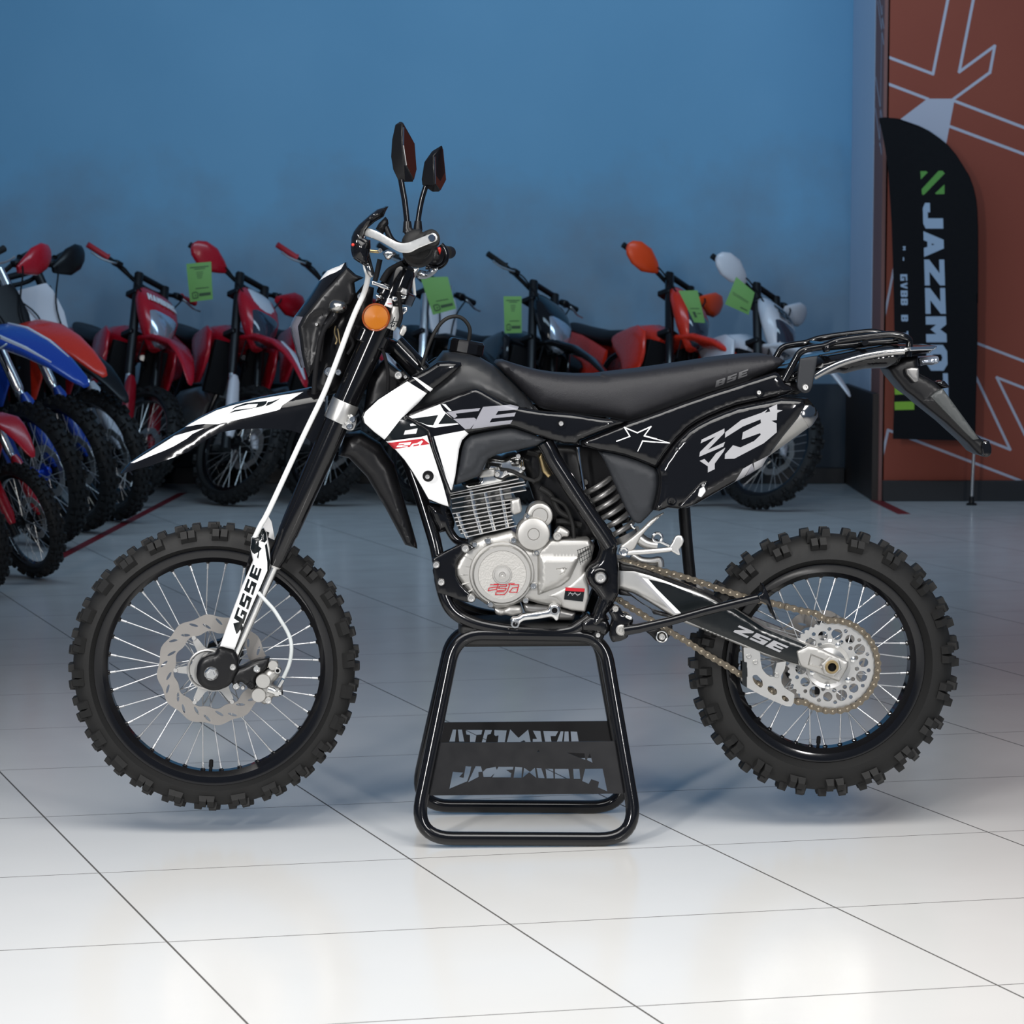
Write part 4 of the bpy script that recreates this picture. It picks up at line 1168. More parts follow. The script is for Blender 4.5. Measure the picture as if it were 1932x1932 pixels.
# recessed strap slot on the board
mb = MB().panel(BF, fil(D1('770,1375 850,1290 930,1200 960,1185 990,1195 990,1235 960,1290 880,1365 800,1390'), 5), -0.172, depth=0.01, h=0.006, w=0.007, step=0.008)
sl = mb.build('strap_slot', 'gloss_black', nbp)
MB().panel(BF, fil(D1('930,1245 962,1230 975,1265 940,1310 915,1300'), 3), -0.182, depth=0.008, h=0.004, w=0.006, step=0.006).build('slot_tab', 'white_plastic', nbp)
bolt_part('bolt', D1('952,1218')[0], 3.6, -0.176, 'steel', parent=nbp)
mb = MB().lathe([(0, pr(9)), (0.004, pr(9)), (0.004, pr(6.8)), (0, pr(6.4)), (0, 0)], BF.W(*D1('724,1335')[0], -0.168), (0, -1, 0), 20)
mb.build('rubber_washer', 'gloss_black', nbp)
bolt_part('bolt', D1('724,1338')[0], 4, -0.168, 'satin_black', parent=nbp)
# air box cover
ab = D1('190,972 300,988 400,1013 480,1040 560,1073 622,1110 635,1150 636,1210 628,1270 612,1340 590,1405 550,1450 500,1498 475,1500 440,1480 410,1430 380,1370 340,1280 300,1190 268,1110 240,1050')
MB().panel(BF, ab, -0.130, depth=0.012, h=0.010, w=0.012, step=0.012, raise_=[(D1('250,1010 400,1035 560,1095 615,1130 618,1250 580,1390 500,1470 430,1400 330,1190'), 0.005, 0.012)]).build('airbox_cover', 'matte_black', bike, smooth=40)
# dark airbox / shock tower between the covers
MB().panel(BF, D1('30,935 200,965 420,1010 600,1100 620,1250 590,1390 500,1480 420,1400 330,1500 200,1450 60,1180'), -0.035, h=0.02, w=0.03, step=0.02, mirror=True).build('airbox', 'rubber_dull', bike, smooth=50)
# ---- tail: subframe, rack, light, plate holder
tl = G6('-190,530 -60,470 60,420 200,370 290,345 420,322 500,310 700,272 900,240 1100,238 1330,243 1318,275 1290,310 1200,315 1050,330 1020,380 1000,410 900,438 720,446 620,468 540,490 480,480 380,500 250,525 120,560 60,590 -60,600 -170,590')
def tY(x, z): return -0.085
tw = [G6('290,352 500,318 640,300 500,328 290,365'), G6('1090,252 1325,247 1310,268 1090,282'), G6('250,505 500,385 760,318 1000,285 1040,300 800,335 560,395 270,520')]
MB().panel(BF, tl, -0.085, h=0.05, w=0.035, step=0.010, mirror=True).build('tail_cover', 'gloss_black', bike, smooth=60)
for s in (-1, 1):
    mb = MB().tube(cr(LP(G6('255,510 380,440 500,388 640,345 760,318 900,296 1040,286'), [-.135]*7), 4), 0.0085, 12)
    if s > 0: mb.v = [(a, -b, c) for a, b, c in mb.v]; mb.f = [f[::-1] for f in mb.f]
    mb.build('subframe_tube', 'dark_chrome', bike)
    mb = MB().tube(cr(LP(G6('-5,545 40,460 95,360 130,305 180,275 260,258 340,245 430,208 530,188 700,165 900,143 980,148 1050,168 1085,195 1080,260 1072,335'), [-.14, -.14, -.14, -.14, -.14, -.135, -.13, -.12, -.12, -.12, -.12, -.12, -.12, -.11, -.11, -.11]), 4), 0.0082, 14)
    if s > 0: mb.v = [(a, -b, c) for a, b, c in mb.v]; mb.f = [f[::-1] for f in mb.f]
    rk = mb.build('rack_rail', 'frame_black', bike)
    mb = MB().tube(LP(G6('375,255 520,242 760,215 980,200'), -.07), 0.0075, 12)
    if s > 0: mb.v = [(a, -b, c) for a, b, c in mb.v]; mb.f = [f[::-1] for f in mb.f]
    mb.build('rack_rail', 'frame_black', bike)
mb = MB()
for c in ('375,245', '700,210', '1010,175'):
    p = BF.W(*G6(c)[0], -.12); mb.tube([p, Vector((p.x, -p.y, p.z))], 0.008, 12)
mb.build('rack_crossbar', 'frame_black', bike)
mb = MB().panel(BF, fil(G6('345,245 395,225 400,290 345,300'), 3), -0.142, depth=0.02, h=0.004, w=0.005, step=0.006)
mb.build('rack_clip', 'gloss_black', bike)
rb_ = MB().panel(BF, fil(G6('135,352 210,340 292,330 270,450 245,590 225,635 200,652 165,655 130,632 112,600 112,555 122,450'), 3), -0.150, depth=0.008, h=0.003, w=0.004, step=0.008).build('rack_bracket', 'matte_black', bike)
bolt_part('bolt', G6('178,600')[0], 6.4, -0.153, 'steel', 0.008, parent=rb_)
MB().panel(BF, D1('1270,455 1480,392 1560,430 1640,470 1680,540 1640,560 1540,560 1500,585 1440,596 1400,590 1420,560 1380,500'), -0.105, depth=0.21, h=0.01, w=0.015, step=0.012).build('subframe_plate', 'satin_black', bike)
mb = MB().panel(BF, fil(G6('1170,350 1230,340 1290,335 1340,330 1355,360 1345,395 1290,412 1230,408 1180,420'), 3), -0.03, depth=0.06, h=0.016, w=0.018, step=0.006)
mb.build('tail_light', 'lens_bright', bike)
MB().panel(BF, fil(G6('1085,252 1210,246 1330,242 1318,266 1290,282 1180,284 1085,288'), 2), -0.140, depth=0.03, h=0.006, w=0.008, step=0.006).build('tail_trim', 'chrome', bike)
MB().panel(BF, fil(G6('735,292 900,268 1040,252 1085,252 1085,286 1040,300 900,312 760,330'), 2), -0.136, depth=0.02, h=0.006, w=0.010, step=0.006).build('tail_trim', 'dark_chrome', bike)
ph = G6('900,432 1040,350 1165,330 1170,480 1250,520 1330,570 1385,620 1500,780 1640,985 1720,1055 1785,1070 1800,1120 1798,1185 1770,1210 1735,1207 1680,1180 1600,1092 1400,910 1200,752 1130,690 1050,632 950,512')
facet = G6('1268,682 1310,645 1375,612 1500,785 1650,990 1690,1050 1640,1060 1560,985 1430,850')
pho = MB().panel(BF, ph, -0.055, h=0.014, w=0.012, step=0.010, mirror=True, raise_=[(G6('1200,720 1360,600 1500,790 1640,1000 1600,1040 1420,880'), 0.012, 0.02)]).build('plate_holder', 'satin_black', bike, smooth=35)
MB().panel(BF, fil(facet, 1), -0.084, depth=0.012, h=0.003, w=0.004, step=0.008, Yf=lambda x, z: -0.085).build('plate_facet', 'facet_grey', pho)
MB().panel(BF, fil(G6('1055,440 1100,425 1168,432 1168,548 1130,560 1095,520 1066,490'), 3), -0.088, depth=0.012, h=0.003, w=0.004, step=0.008).build('indicator_bracket', 'spring_grey', pho)
MB().panel(BF, G6('1305,556 1390,546 1440,602 1375,612 1340,580'), -0.06, depth=0.06, h=0.003, w=0.004, step=0.008).build('plate_light', 'gloss_black', pho)
MB().panel(BF, fil(G6('1720,1064 1775,1066 1800,1120 1798,1180 1770,1206 1725,1196 1712,1130'), 4), -0.075, h=0.004, w=0.006, step=0.008, mirror=True).build('end_cap', 'gloss_black', pho)
# exhaust silencer
Ym = -0.085
a0 = BF.W(*D1('1180,1050')[0], Ym); a1 = BF.W(*D1('1660,706')[0], Ym)
ad = (a1-a0).normalized(); L0 = (a1-a0).length
r_ = pr(28.5)
mf = MB().lathe([(0, 0), (0, r_*0.6), (L0*.08, r_), (L0, r_), (L0, 0)], a0, ad, 40).build('exhaust_silencer', 'cast_alloy', bike)
MB().lathe([(-0.002, r_*1.03), (0.006, r_*1.03), (0.012, r_*0.98), (0.030, r_*0.78), (0.036, r_*0.6), (0.034, r_*0.45), (0.01, r_*0.42), (0.01, 0)], a1, ad, 40).build('end_cone', 'dark_chrome', mf)
# ---- frame tubes
dn = C3('430,800 480,905 545,1080 600,1240 650,1400 700,1570 735,1750 770,1930')+C4('215,1150 250,1290 300,1385 380,1450 480,1495 600,1525 800,1555 1000,1568 1130,1572 1250,1555 1330,1510 1400,1460')
for s in (-1, 1):
    ys_ = [0, -.01, -.02, -.035, -.05, -.065, -.075, -.085, -.09, -.10]+[-.105]*11+[-.105]
    pts = cr(LP(dn, ys_[:len(dn)]), 5)
    if s > 0: pts = [Vector((p.x, -p.y, p.z)) for p in pts]
    MB().tube(pts, 0.0155, 16).build('cradle_tube', 'frame_black', bike)
    pts = cr(LP(C4('1040,60 1075,120 1110,195 1190,320 1290,475 1400,640 1490,770 1560,880'), -.125), 5)
    if s > 0: pts = [Vector((p.x, -p.y, p.z)) for p in pts]
    MB().tube(pts, [0.0195]*len(pts), 18).build('frame_spar', 'frame_black', bike)
pv = C4('1492,708 1530,725 1572,762 1600,830 1622,900 1612,950 1622,1000 1630,1100 1632,1265 1605,1320 1560,1395 1530,1430 1560,1470 1500,1500 1440,1540 1390,1490 1430,1440 1470,1335 1482,1305 1440,1245 1390,1192 1366,1135 1370,1085 1400,1042 1450,1012 1470,985 1490,920 1470,860 1442,795 1465,745')
pvo = MB().panel(BF, fil(pv, 3), -0.118, depth=0.04, h=0.016, w=0.018, step=0.009).build('pivot_casting', 'frame_black', bike)
q = [BF.W(a, b, -0.12) for a, b in pv]
MB().panel(None, [(p.x, p.z) for p in q], 0.08, depth=0.04, step=0.03).build('pivot_casting', 'frame_black', bike)
mb = MB().lathe([(-.01, pr(17)), (0.006, pr(17)), (0.008, pr(15)), (0.004, pr(13)), (0.004, 0)], BF.W(*C4('1480,1130')[0], -0.138), (0, -1, 0), 32)
mb.build('pivot_collar', 'frame_black', pvo)
bolt_part('pivot_bolt', C4('1482,1132')[0], 11, -0.142, 'steel', 0.010, parent=pvo)
brk = C4('-20,1000 0,990 150,985 280,915 390,862 440,868 480,888 490,900 450,920 400,940 350,990 332,1050 338,1120 380,1190 440,1250 500,1290 480,1330 420,1330 330,1300 260,1275 190,1252 165,1120')[2:]
em = MB().panel(BF, fil(brk, 3), -0.112, depth=0.02, h=0.004, w=0.006, step=0.010).build('engine_mount', 'frame_black', bike)
for t, r in (('180,1030', 7), ('220,1168', 7), ('410,902', 7.6), ('458,1295', 8.2)): bolt_part('bolt', C4(t)[0], r, -0.118, 'steel', 0.009, parent=em)
mb = MB().panel(BF, fil(C4('1330,1490 1400,1440 1470,1450 1540,1470 1570,1540 1520,1600 1420,1560 1340,1560'), 4), -0.120, depth=0.08, h=0.010, w=0.012, step=0.010)
mb.build('stand_bracket', 'frame_black', bike)
bolt_part('bolt', C4('1462,1588')[0], 5, -0.128, 'steel')
mb = MB().lathe([(-0.03, pr(11)), (0, pr(11)), (0.003, pr(9)), (0.003, 0)], BF.W(*C4('1465,1590')[0], -0.118), (0, -1, 0), 20)
mb.build('stand_bush', 'frame_black', bike)
MB().tube(LP(C4('1305,100 1325,260 1352,435'), -.11), 0.0045, 10).build('link_rod', 'chrome', bike)
# dark cavity: carburettor, intake and loom behind the frame
MB().panel(BF, C4('830,150 1060,80 1320,90 1420,380 1500,640 1470,830 1300,860 1100,845 1090,700 960,520 890,300'), -0.03, h=0.015, w=0.03, step=0.02, mirror=True).build('carburettor', 'satin_black', bike, smooth=50)
mb = MB()
for t, y, r in (('900,140 1000,180 1010,330 940,380', -.06, .006), ('1090,500 1200,560 1260,700 1270,830', -.08, .005), ('1000,420 1090,480 1150,600 1250,660', -.07, .007), ('690,275 780,290 880,340 960,370', -.095, .0045),
                ('1130,690 1200,690 1330,720', -.06, .008), ('640,330 700,350 760,320', -.09, .003)):
    mb.tube(cr(LP(C4(t), y), 5), r, 10)
mb.build('engine_hoses', 'rubber', bike)
mb = MB().panel(BF, fil(C4('990,170 1020,140 1060,250 1100,320 1070,350 1020,300'), 3), -.08, depth=0.02, h=0.006, w=0.008, step=0.008)
mb.build('carburettor_lever', 'brass', bike)
mb = MB().panel(BF, fil(C4('1120,780 1160,730 1200,745 1240,770 1230,810 1180,810 1160,850 1120,850'), 3), -.10, depth=0.03, h=0.006, w=0.008, step=0.008)
mb.build('clutch_arm', 'cast_alloy', bike)
bolt_part('bolt', C4('1140,805')[0], 8, -.11, 'cast_alloy')
# exhaust header and reed canister at the front
MB().tube(cr(LP(C4('250,470 240,600 262,700 300,785 350,840 430,860'), -.06), 6), 0.010, 14).build('coolant_pipe', 'gloss_black', bike)
MB().panel(BF, fil(C4('110,550 200,570 290,590 330,700 320,760 200,785 160,700'), 5), -0.05, h=0.02, w=0.02, step=0.012, mirror=True).build('horn', 'gloss_black', bike, smooth=50)
# ---- engine
cyl0 = C4('300,430 560,385 850,340 890,430 830,520 800,720 640,770 430,830 360,720 310,560')
MB().panel(BF, C4('400,440 560,400 760,360 780,500 770,720 640,750 460,800 400,640'), -0.045, h=0.0, w=0.02, step=0.03, mirror=True).build('cylinder_barrel', 'cast_alloy', bike)
cyl = None
fl = [(292, 466), (286, 482), (298, 508), (306, 548), (304, 585), (308, 628), (322, 662), (330, 692), (343, 724), (358, 756), (374, 786), (420, 812)]
fr_ = [(836, 350), (884, 374), (890, 398), (896, 440), (818, 512), (800, 542), (800, 572), (796, 608), (790, 640), (786, 672), (800, 694), (820, 722)]
for (ax_, ay_), (bx_, by_) in zip(fl, fr_):
    a, b = C4('%f,%f %f,%f' % (ax_, ay_, bx_, by_))
    A = BF.W(*a, -.092); B = BF.W(*b, -.092)
    d = (B-A).normalized(); n = d.cross(Vector((0, 1, 0))).normalized()
    mb = MB()
    q = [A-n*0.0012, B-n*0.0012, B+n*0.0012, A+n*0.0012]
    back = [Vector((p.x, 0.092, p.z)) for p in q]
    mb.add(q+back, [(0, 1, 2, 3), (7, 6, 5, 4), (0, 4, 5, 1), (1, 5, 6, 2), (2, 6, 7, 3), (3, 7, 4, 0)])
    o_ = mb.build('cooling_fin', 'aluminium', bike, smooth=None, bevel=0.0006)
for t in ('455,440 490,620 540,790', '570,460 600,600 640,760', '690,420 715,560 745,740', '350,620 390,740 430,820'):
    MB().tube(LP(C4(t), -.086), 0.0048, 10).build('cylinder_stud', 'polished', bike)
MB().panel(BF, fil(C4('770,520 845,505 862,590 855,620 800,640 770,610'), 3), -.096, depth=0.03, h=0.006, w=0.008, step=0.006).build('cylinder_lug', 'cast_alloy', bike)
hd = C4('380,395 520,370 530,300 560,215 600,185 640,182 720,195 760,175 830,160 880,200 886,290 850,350 800,330 740,345 700,390 560,420 430,440')
hdo = MB().panel(BF, fil(hd, 3), -0.080, depth=0.16, h=0.012, w=0.012, step=0.009, raise_=[(C4('590,215 700,230 700,275 560,300'), 0.010, 0.008), (C4('760,200 860,200 860,260 780,250'), 0.012, 0.008)]).build('cylinder_head', 'polished', bike)
MB().panel(BF, fil(C4('540,290 600,265 650,275 645,330 600,335 520,345'), 4), -0.098, depth=0.02, h=0.004, w=0.006, step=0.006).build('cam_cover', 'cast_alloy', hdo)
for t, r in (('665,315', 5), ('870,265', 4), ('830,170', 5), ('730,300', 4)): bolt_part('bolt', C4(t)[0], r, -0.10, 'steel', parent=hdo)
case = C4('350,985 400,905 440,870 480,850 560,812 640,800 780,762 830,800 870,850 940,900 1000,905 1080,832 1395,826 1440,880 1412,1000 1370,1060 1366,1130 1392,1200 1392,1290 1362,1412 1260,1400 1180,1372 1080,1360 1000,1345 900,1315 800,1352 740,1375 640,1385 570,1345 520,1310 470,1290 400,1215 330,1125 318,1055')
ec = MB().panel(BF, fil(case, 3), -0.088, depth=0.19, h=0.016, w=0.016, step=0.010).build('engine_case', 'cast_alloy', bike)
cc = C4('700,1100')[0]
mb = MB()
P0 = BF.W(*cc, -0.100)
k = lambda r: pr(r*0.2381, -.11)
mb.lathe([(-0.03, k(262)), (0.004, k(258)), (0.008, k(250)), (0.0085, k(236)), (0.022, k(232)), (0.026, k(222)), (0.026, k(192), 0), (0.0245, k(188)), (0.0245, k(78), 1), (0.027, k(75)), (0.027, k(62)), (0.030, k(60)), (0.030, k(52)), (0.031, k(26)), (0.028, k(22)), (0.028, k(10)), (0.026, 0)], P0, (0, -1, 0), 64)
sc_ = mb.build('stator_cover', ['cast_alloy', 'cast_texture'], ec)
for a_ in range(5):   # cooling ribs on the rim at the left
    t = PI*(0.86+0.075*a_)
    d = Vector((math.cos(t), 0, math.sin(t)))
    MB().box(P0+d*k(292)+Vector((0, 0.006, 0)), (k(70), 0.02, k(14)), Matrix.Rotation(-t, 3, 'Y')).build('case_rib', 'cast_alloy', ec, bevel=0.001)
# red outline lettering on the cover
rd = []
for t in ('610,1190 672,1190 660,1225 592,1238 600,1215 660,1207', '690,1190 740,1190 735,1203 680,1203 676,1218 735,1218 728,1235 660,1237', '765,1180 745,1238 720,1268 650,1268 655,1250', '775,1190 835,1190 820,1250 760,1248 785,1215 825,1212', '690,1185 640,1185', '660,1245 720,1245', '750,1185 800,1180'):
    rd += stroke(C4(t), 1.5)
mb = MB()
for q in rd: mb.add([BF.W(a, b, -0.1268) for a, b in q], [(0, 1, 2, 3)])
mb.build('red_lettering', 'red_decal', sc_, smooth=None)
for t, r in (('590,842', 6.5), ('793,838', 6.0), ('950,1198', 7.0), ('888,1312', 6.0), ('975,935', 5.5), ('485,870', 5.5), ('610,1345', 6)): bolt_part('bolt', C4(t)[0], r, -0.108, 'polished', 0.008, parent=ec)
sp = C4('985,912 1010,905 1075,845 1110,836 1395,832 1412,885 1405,900 1320,960 1305,1010 1240,1150 1170,1205 985,1275')
spc = MB().panel(BF, fil(sp, 3), -0.104, depth=0.03, h=0.008, w=0.008, step=0.008, raise_=[(C4('1080,1065 1225,1045 1195,1095 1100,1140 1190,1080 1185,1070'), -0.004, 0.003), (C4('1000,960 1320,965 1300,1005 1235,1120 1150,1190 1000,1250'), 0.006, 0.010)]).build('sprocket_cover', 'cast_alloy', ec)
# hatched grip marks at the corner
hm = []
for i in range(6):
    hm += stroke([C4('%d,%d' % (1300+i*20, 915-i*7))[0], C4('%d,%d' % (1325+i*18, 1030-i*13))[0]], 0.9)
for i in range(4):
    hm += stroke([C4('%d,%d' % (1298+i*7, 918+i*32))[0], C4('%d,%d' % (1400+i*4, 880+i*26))[0]], 0.9)
mb = MB()
for q in hm: mb.add([BF.W(a, b, -0.1127) for a, b in q], [(0, 1, 2, 3)])
mb.build('grip_hatching', 'dark_decal', spc, smooth=None)
lc_ = C4('985,1285 1100,1260 1240,1190 1330,1110 1368,1085 1390,1200 1392,1290 1362,1408 1250,1392 1180,1372 1165,1330 1130,1300 1090,1290')
MB().panel(BF, fil(lc_, 3), -0.100, depth=0.03, h=0.006, w=0.008, step=0.008).build('lower_cover', 'cast_alloy', ec)
lb = C4('1206,1210 1358,1220 1343,1323 1194,1306')
scr = []
for q in ('1225,1275 1245,1250 1260,1275 1280,1250 1300,1278 1325,1255', '1230,1255 1320,1268'): scr += stroke(C4(q), 0.7)
MB().panel(BF, lb, -0.1085, depth=0.004, decals=[(C4('1206,1210 1358,1220 1354,1246 1203,1238'), 1)]+dec(scr, 2)).build('warning_label', ['dark_decal', 'red_decal', 'silver_decal'], ec, smooth=None)
# starter covers
for t, r, y, rr in (('1000,640', 104, -.090, 62), ('950,785', 131, -.112, 46)):
    p = BF.W(*C4(t)[0], y)
    mb = MB().lathe([(-0.05, k(r)), (0.008, k(r)), (0.013, k(r-8)), (0.014, k(r-16)), (0.014, k(rr+3)), (0.0125, k(rr)), (0.0145, k(rr-4)), (0.0145, 0)], p, (0, -1, 0), 48)
    mb.build('starter_cover', 'cast_alloy', ec)
mb = MB().panel(BF, fil(C4('880,640 905,620 935,640 930,670 900,690 870,690'), 3), -0.11, depth=0.02, h=0.004, w=0.005, step=0.006)
mb.panel(BF, fil(C4('940,880 1010,880 1050,860 1010,940 985,965 955,950'), 3), -0.11, depth=0.02, h=0.004, w=0.005, step=0.006)
mb.build('starter_lug', 'cast_alloy', ec)
bolt_part('bolt', C4('905,645')[0], 4.5, -0.116, 'polished', parent=ec)
# sump bits and gear lever
MB().panel(BF, fil(C4('640,1370 720,1380 760,1350 860,1360 870,1420 780,1445 730,1430 690,1440 650,1425'), 4), -0.09, depth=0.14, h=0.01, w=0.012, step=0.01).build('sump', 'cast_alloy', ec)
MB().panel(BF, fil(C4('870,1340 1060,1350 1180,1380 1290,1410 1270,1475 1160,1475 1000,1440 880,1410'), 4), -0.075, depth=0.14, h=0.01, w=0.012, step=0.01).build('sump', 'spring_grey', ec)
gl_ = C4('768,1470 790,1448 830,1448 860,1425 960,1410 1060,1395 1085,1350 1120,1340 1160,1360 1170,1400 1150,1470 1130,1480 1100,1445 980,1465 880,1475 850,1490 838,1525 805,1538 772,1520')
gl2 = MB().panel(BF, fil(gl_, 4), -0.150, depth=0.016, h=0.006, w=0.007, step=0.006).build('gear_lever', 'polished', bike)
for t, r in (('1118,1392', 8.5), ('806,1500', 7.5)):
    mb = MB().lathe([(-0.008, pr(r)), (0.004, pr(r)), (0.004, pr(r*.62)), (0.0, pr(r*.6), 1), (0, 0, 1)], BF.W(*C4(t)[0], -0.156), (0, -1, 0), 20)
    mb.build('lever_boss', ['polished', 'rubber_dull'], gl2)
MB().tube([BF.W(*C4('1118,1392')[0], -0.150), BF.W(*C4('1118,1392')[0], -0.09)], 0.008, 12).build('lever_shaft', 'steel', gl2)
# ---- shock absorber
sa = BF.W(*C4('1440,330')[0], -0.03); sb = BF.W(*C4('1660,800')[0], -0.03)
sax = (sb-sa).normalized(); sL = (sb-sa).length
n1 = sax.orthogonal().normalized(); n2 = sax.cross(n1)
tur = 6.6; N = 160
hx = [sa+sax*(sL*i/N)+(n1*math.cos(2*PI*tur*i/N)+n2*math.sin(2*PI*tur*i/N))*pr(29) for i in range(N+1)]
shk = MB().tube(hx, 0.0068, 12).build('shock_spring', 'spring_grey', bike)
MB().tube([sa-sax*0.05, sa+sax*0.06, sa+sax*0.061, sb+sax*0.03], [0.022, 0.022, 0.010, 0.010], 18).build('shock_damper', 'satin_black', shk)
MB().tube([sb-sax*0.004, sb+sax*0.012], [0.036, 0.034], 24).build('spring_seat', 'spring_grey', shk)
# ---- footrest hanger and rear brake parts
hgp = D4('842,35 760,75 700,120 640,180 560,250 500,295 440,340 430,385 460,420 500,405 545,385 570,365 600,300 625,255 680,190 760,110')
hgo = MB().panel(BF, fil(hgp, 3), -0.140, depth=0.014, h=0.004, w=0.005, step=0.008).build('footrest_hanger', 'cast_alloy', bike)
MB().panel(BF, fil(D4('520,140 545,128 560,160 580,175 565,195 545,180 530,160'), 2), -0.12, depth=0.02, h=0.003, w=0.004, step=0.006).build('hanger_hook', 'polished', hgo)
mb = MB().lathe([(-0.01, pr(8.6)), (0.004, pr(8.6)), (0.006, pr(7)), (0.004, pr(4.5)), (0.004, 0)], BF.W(*D4('466,388')[0], -0.152), (0, -1, 0), 24)
mb.build('footrest_pivot', 'polished', hgo)
mb = MB().tube(LP(D4('500,405 560,398 740,385 880,370 905,368'), -.15), [0.0050, 0.0062, 0.0062, 0.0062, 0.0055], 16)
fpg = mb.build('footrest', 'steel', hgo)
MB().panel(BF, fil(D4('882,345 905,320 935,255 965,240 1000,245 1020,285 1005,330 975,368 990,420 965,427 940,410 905,392'), 3), -.152, depth=0.008, h=0.003, w=0.004, step=0.005).build('footrest_end', 'steel', hgo)
mb = MB().tube(cr(LP(D4('600,260 650,300 700,320 770,330'), -.06), 4), 0.014, 14)
mb.tube(cr(LP(D4('540,420 620,470 720,480 790,470 800,530'), -.05), 4), 0.010, 12)
mb.tube(LP(D4('640,500 800,500'), -.04), 0.012, 12)
mb.build('brake_cylinder', 'aluminium', bike)
mb = MB().tube(LP(circ(D4('775,262')[0], 8.5, 20), -.07), 0.0035, 8, closed=True)
mb.tube(LP(D4('800,300 900,345'), -.07), 0.0035, 8)
mb.build('pull_ring', 'polished', bike)
# ---- swingarm, chain, sprocket
swp = [(1160, 1056), (1196, 1066), (1225, 1076), (1287, 1100), (1330, 1118), (1366, 1136), (1390, 1150), (1442, 1183), (1480, 1198), (1523, 1215), (1540, 1221), (1602, 1250), (1600, 1262), (1584, 1288), (1550, 1274), (1520, 1262), (1506, 1256), (1442, 1238), (1390, 1216), (1318, 1186), (1292, 1176), (1262, 1160), (1225, 1137), (1195, 1120), (1162, 1111)]
blk_ = [D4('690,640 860,680 1000,735 1160,790 1340,860 1400,880 1500,925')[i] for i in range(7)]+D3('560,745 700,800 835,855 768,892 784,980 700,955 560,905 400,838 300,800 150,738')+D4('1040,1022 985,945 860,820 760,720')
acc = [(D4('562,600 630,622 985,945 925,962 800,830 680,710'), 2), (D4('632,624 700,640 985,945 940,950'), 3)]
zs_ = [(p, 2) for p in text('ZSE', *D3('355,765 655,898 718,862 395,722'), gap=0.15)]
for s in (-1, 1):
    mb = MB()
    if s < 0:
        mb.panel(BF, swp, -0.088, depth=0.03, h=0.012, w=0.016, step=0.010, decals=acc+[(blk_, 1)]+zs_)
    else:
        q = [BF.W(a, b, -0.09) for a, b in swp]
        mb.panel(None, [(p.x, p.z) for p in q], 0.075, depth=0.03, step=0.03)
    sw = mb.build('swingarm', ['aluminium', 'dark_decal', 'silver_decal', 'white_plastic'], bike)
    if s < 0: sw0 = sw
gd = D4('425,480 470,505 560,520 700,560 860,620 1000,672 1200,752 1380,850 1420,880 1340,862 1240,800 1130,752 1000,715 850,660 700,610 560,572 425,568')
MB().panel(BF, gd, -0.098, depth=0.03, h=0.006, w=0.008, step=0.009).build('chain_slider', 'satin_black', sw0)
MB().panel(BF, D4('428,735 500,755 620,850 720,920 860,960 980,1000 850,985 740,960 720,910 640,870 540,800 430,785'), -0.095, depth=0.03, h=0.004, w=0.006, step=0.009).build('chain_slider', 'satin_black', sw0)
MB().panel(BF, fil(D3('850,858 905,868 1108,962 1100,1000 1052,1088 1020,1080 830,1004 800,990 785,960 770,895'), 3), -0.104, depth=0.03, h=0.005, w=0.006, step=0.007, raise_=[(D3('860,905 950,945 940,1010 840,985'), -0.006, 0.004)]).build('axle_block', 'cast_alloy', sw0)
mb = MB()
mb.lathe([(0, pr(19)), (0.010, pr(19)), (0.012, pr(17)), (0.012, pr(12.5))], BF.W(*D3('993,990')[0], -0.110), (0, -1, 0), 6)
mb.lathe([(0.010, pr(13.5), 1), (0.016, pr(12), 1), (0.016, pr(8), 1), (0.004, pr(7), 2), (0.004, 0, 2)], BF.W(*D3('993,990')[0], -0.110), (0, -1, 0), 28)
mb.build('axle_nut', ['cast_alloy', 'brass', 'rubber_dull'], sw0)
# sprocket with round lightening holes
so = BF.W(*D3('1000,985')[0], -0.066); rr_ = pr(296*.2899, -.066)
nt_ = 48; ot = []
for i in range(nt_):
    for da, r in ((-.38, .955), (-.14, .995), (.14, .995), (.38, .955)):
        a = 2*PI*(i+da)/nt_; ot.append((so.x+rr_*r*math.cos(a), so.z+rr_*r*math.sin(a)))
hs_ = [circ((so.x, so.z), rr_*0.40, 32)]
for i in range(14):
    a = 2*PI*(i+.2)/14
    hs_.append(circ((so.x+rr_*.70*math.cos(a), so.z+rr_*.70*math.sin(a)), rr_*(.125 if i % 2 else .105), 18))
    a += PI/14
    hs_.append(circ((so.x+rr_*.82*math.cos(a), so.z+rr_*.82*math.sin(a)), rr_*.045, 10))
    hs_.append(circ((so.x+rr_*.555*math.cos(a), so.z+rr_*.555*math.sin(a)), rr_*.050, 10))
MB().panel(None, ot, -0.069, depth=0.006, holes=hs_).build('rear_sprocket', 'aluminium', rw)
mb = MB()
kk = pr(150*.2899, -.06)
mb.lathe([(-0.078, 0), (-0.078, kk*.55), (-0.074, kk*.62), (-0.070, kk*.80), (-0.072, kk*.98), (-0.062, kk*1.02), (-0.058, kk*1.02), (-0.050, kk*.92), (-0.030, kk*.95), (-0.028, kk*1.1), (-0.022, kk*1.1), (-0.02, kk*.5), (0.02, kk*.5), (0.022, kk*1.1), (0.028, kk*1.1), (0.03, kk*.6), (0.075, kk*.5), (0.075, 0)], rc, (0, 1, 0), 48)
mb.build('hub', 'aluminium', rw)
for i in range(6):
    a = 2*PI*i/6+.3
    p = Vector((so.x+rr_*.47*math.cos(a), -.070, so.z+rr_*.47*math.sin(a)))
    MB().lathe([(0, .007), (.005, .007), (.006, .004), (.006, 0)], p, (0, -1, 0), 6).build('sprocket_bolt', 'polished', rw)
mb = wave_disc(rc, 0.062, 0.115, 0.078, 10, 0.2, True)
mb.build('brake_disc', 'disc_steel', rw)
mb = MB()
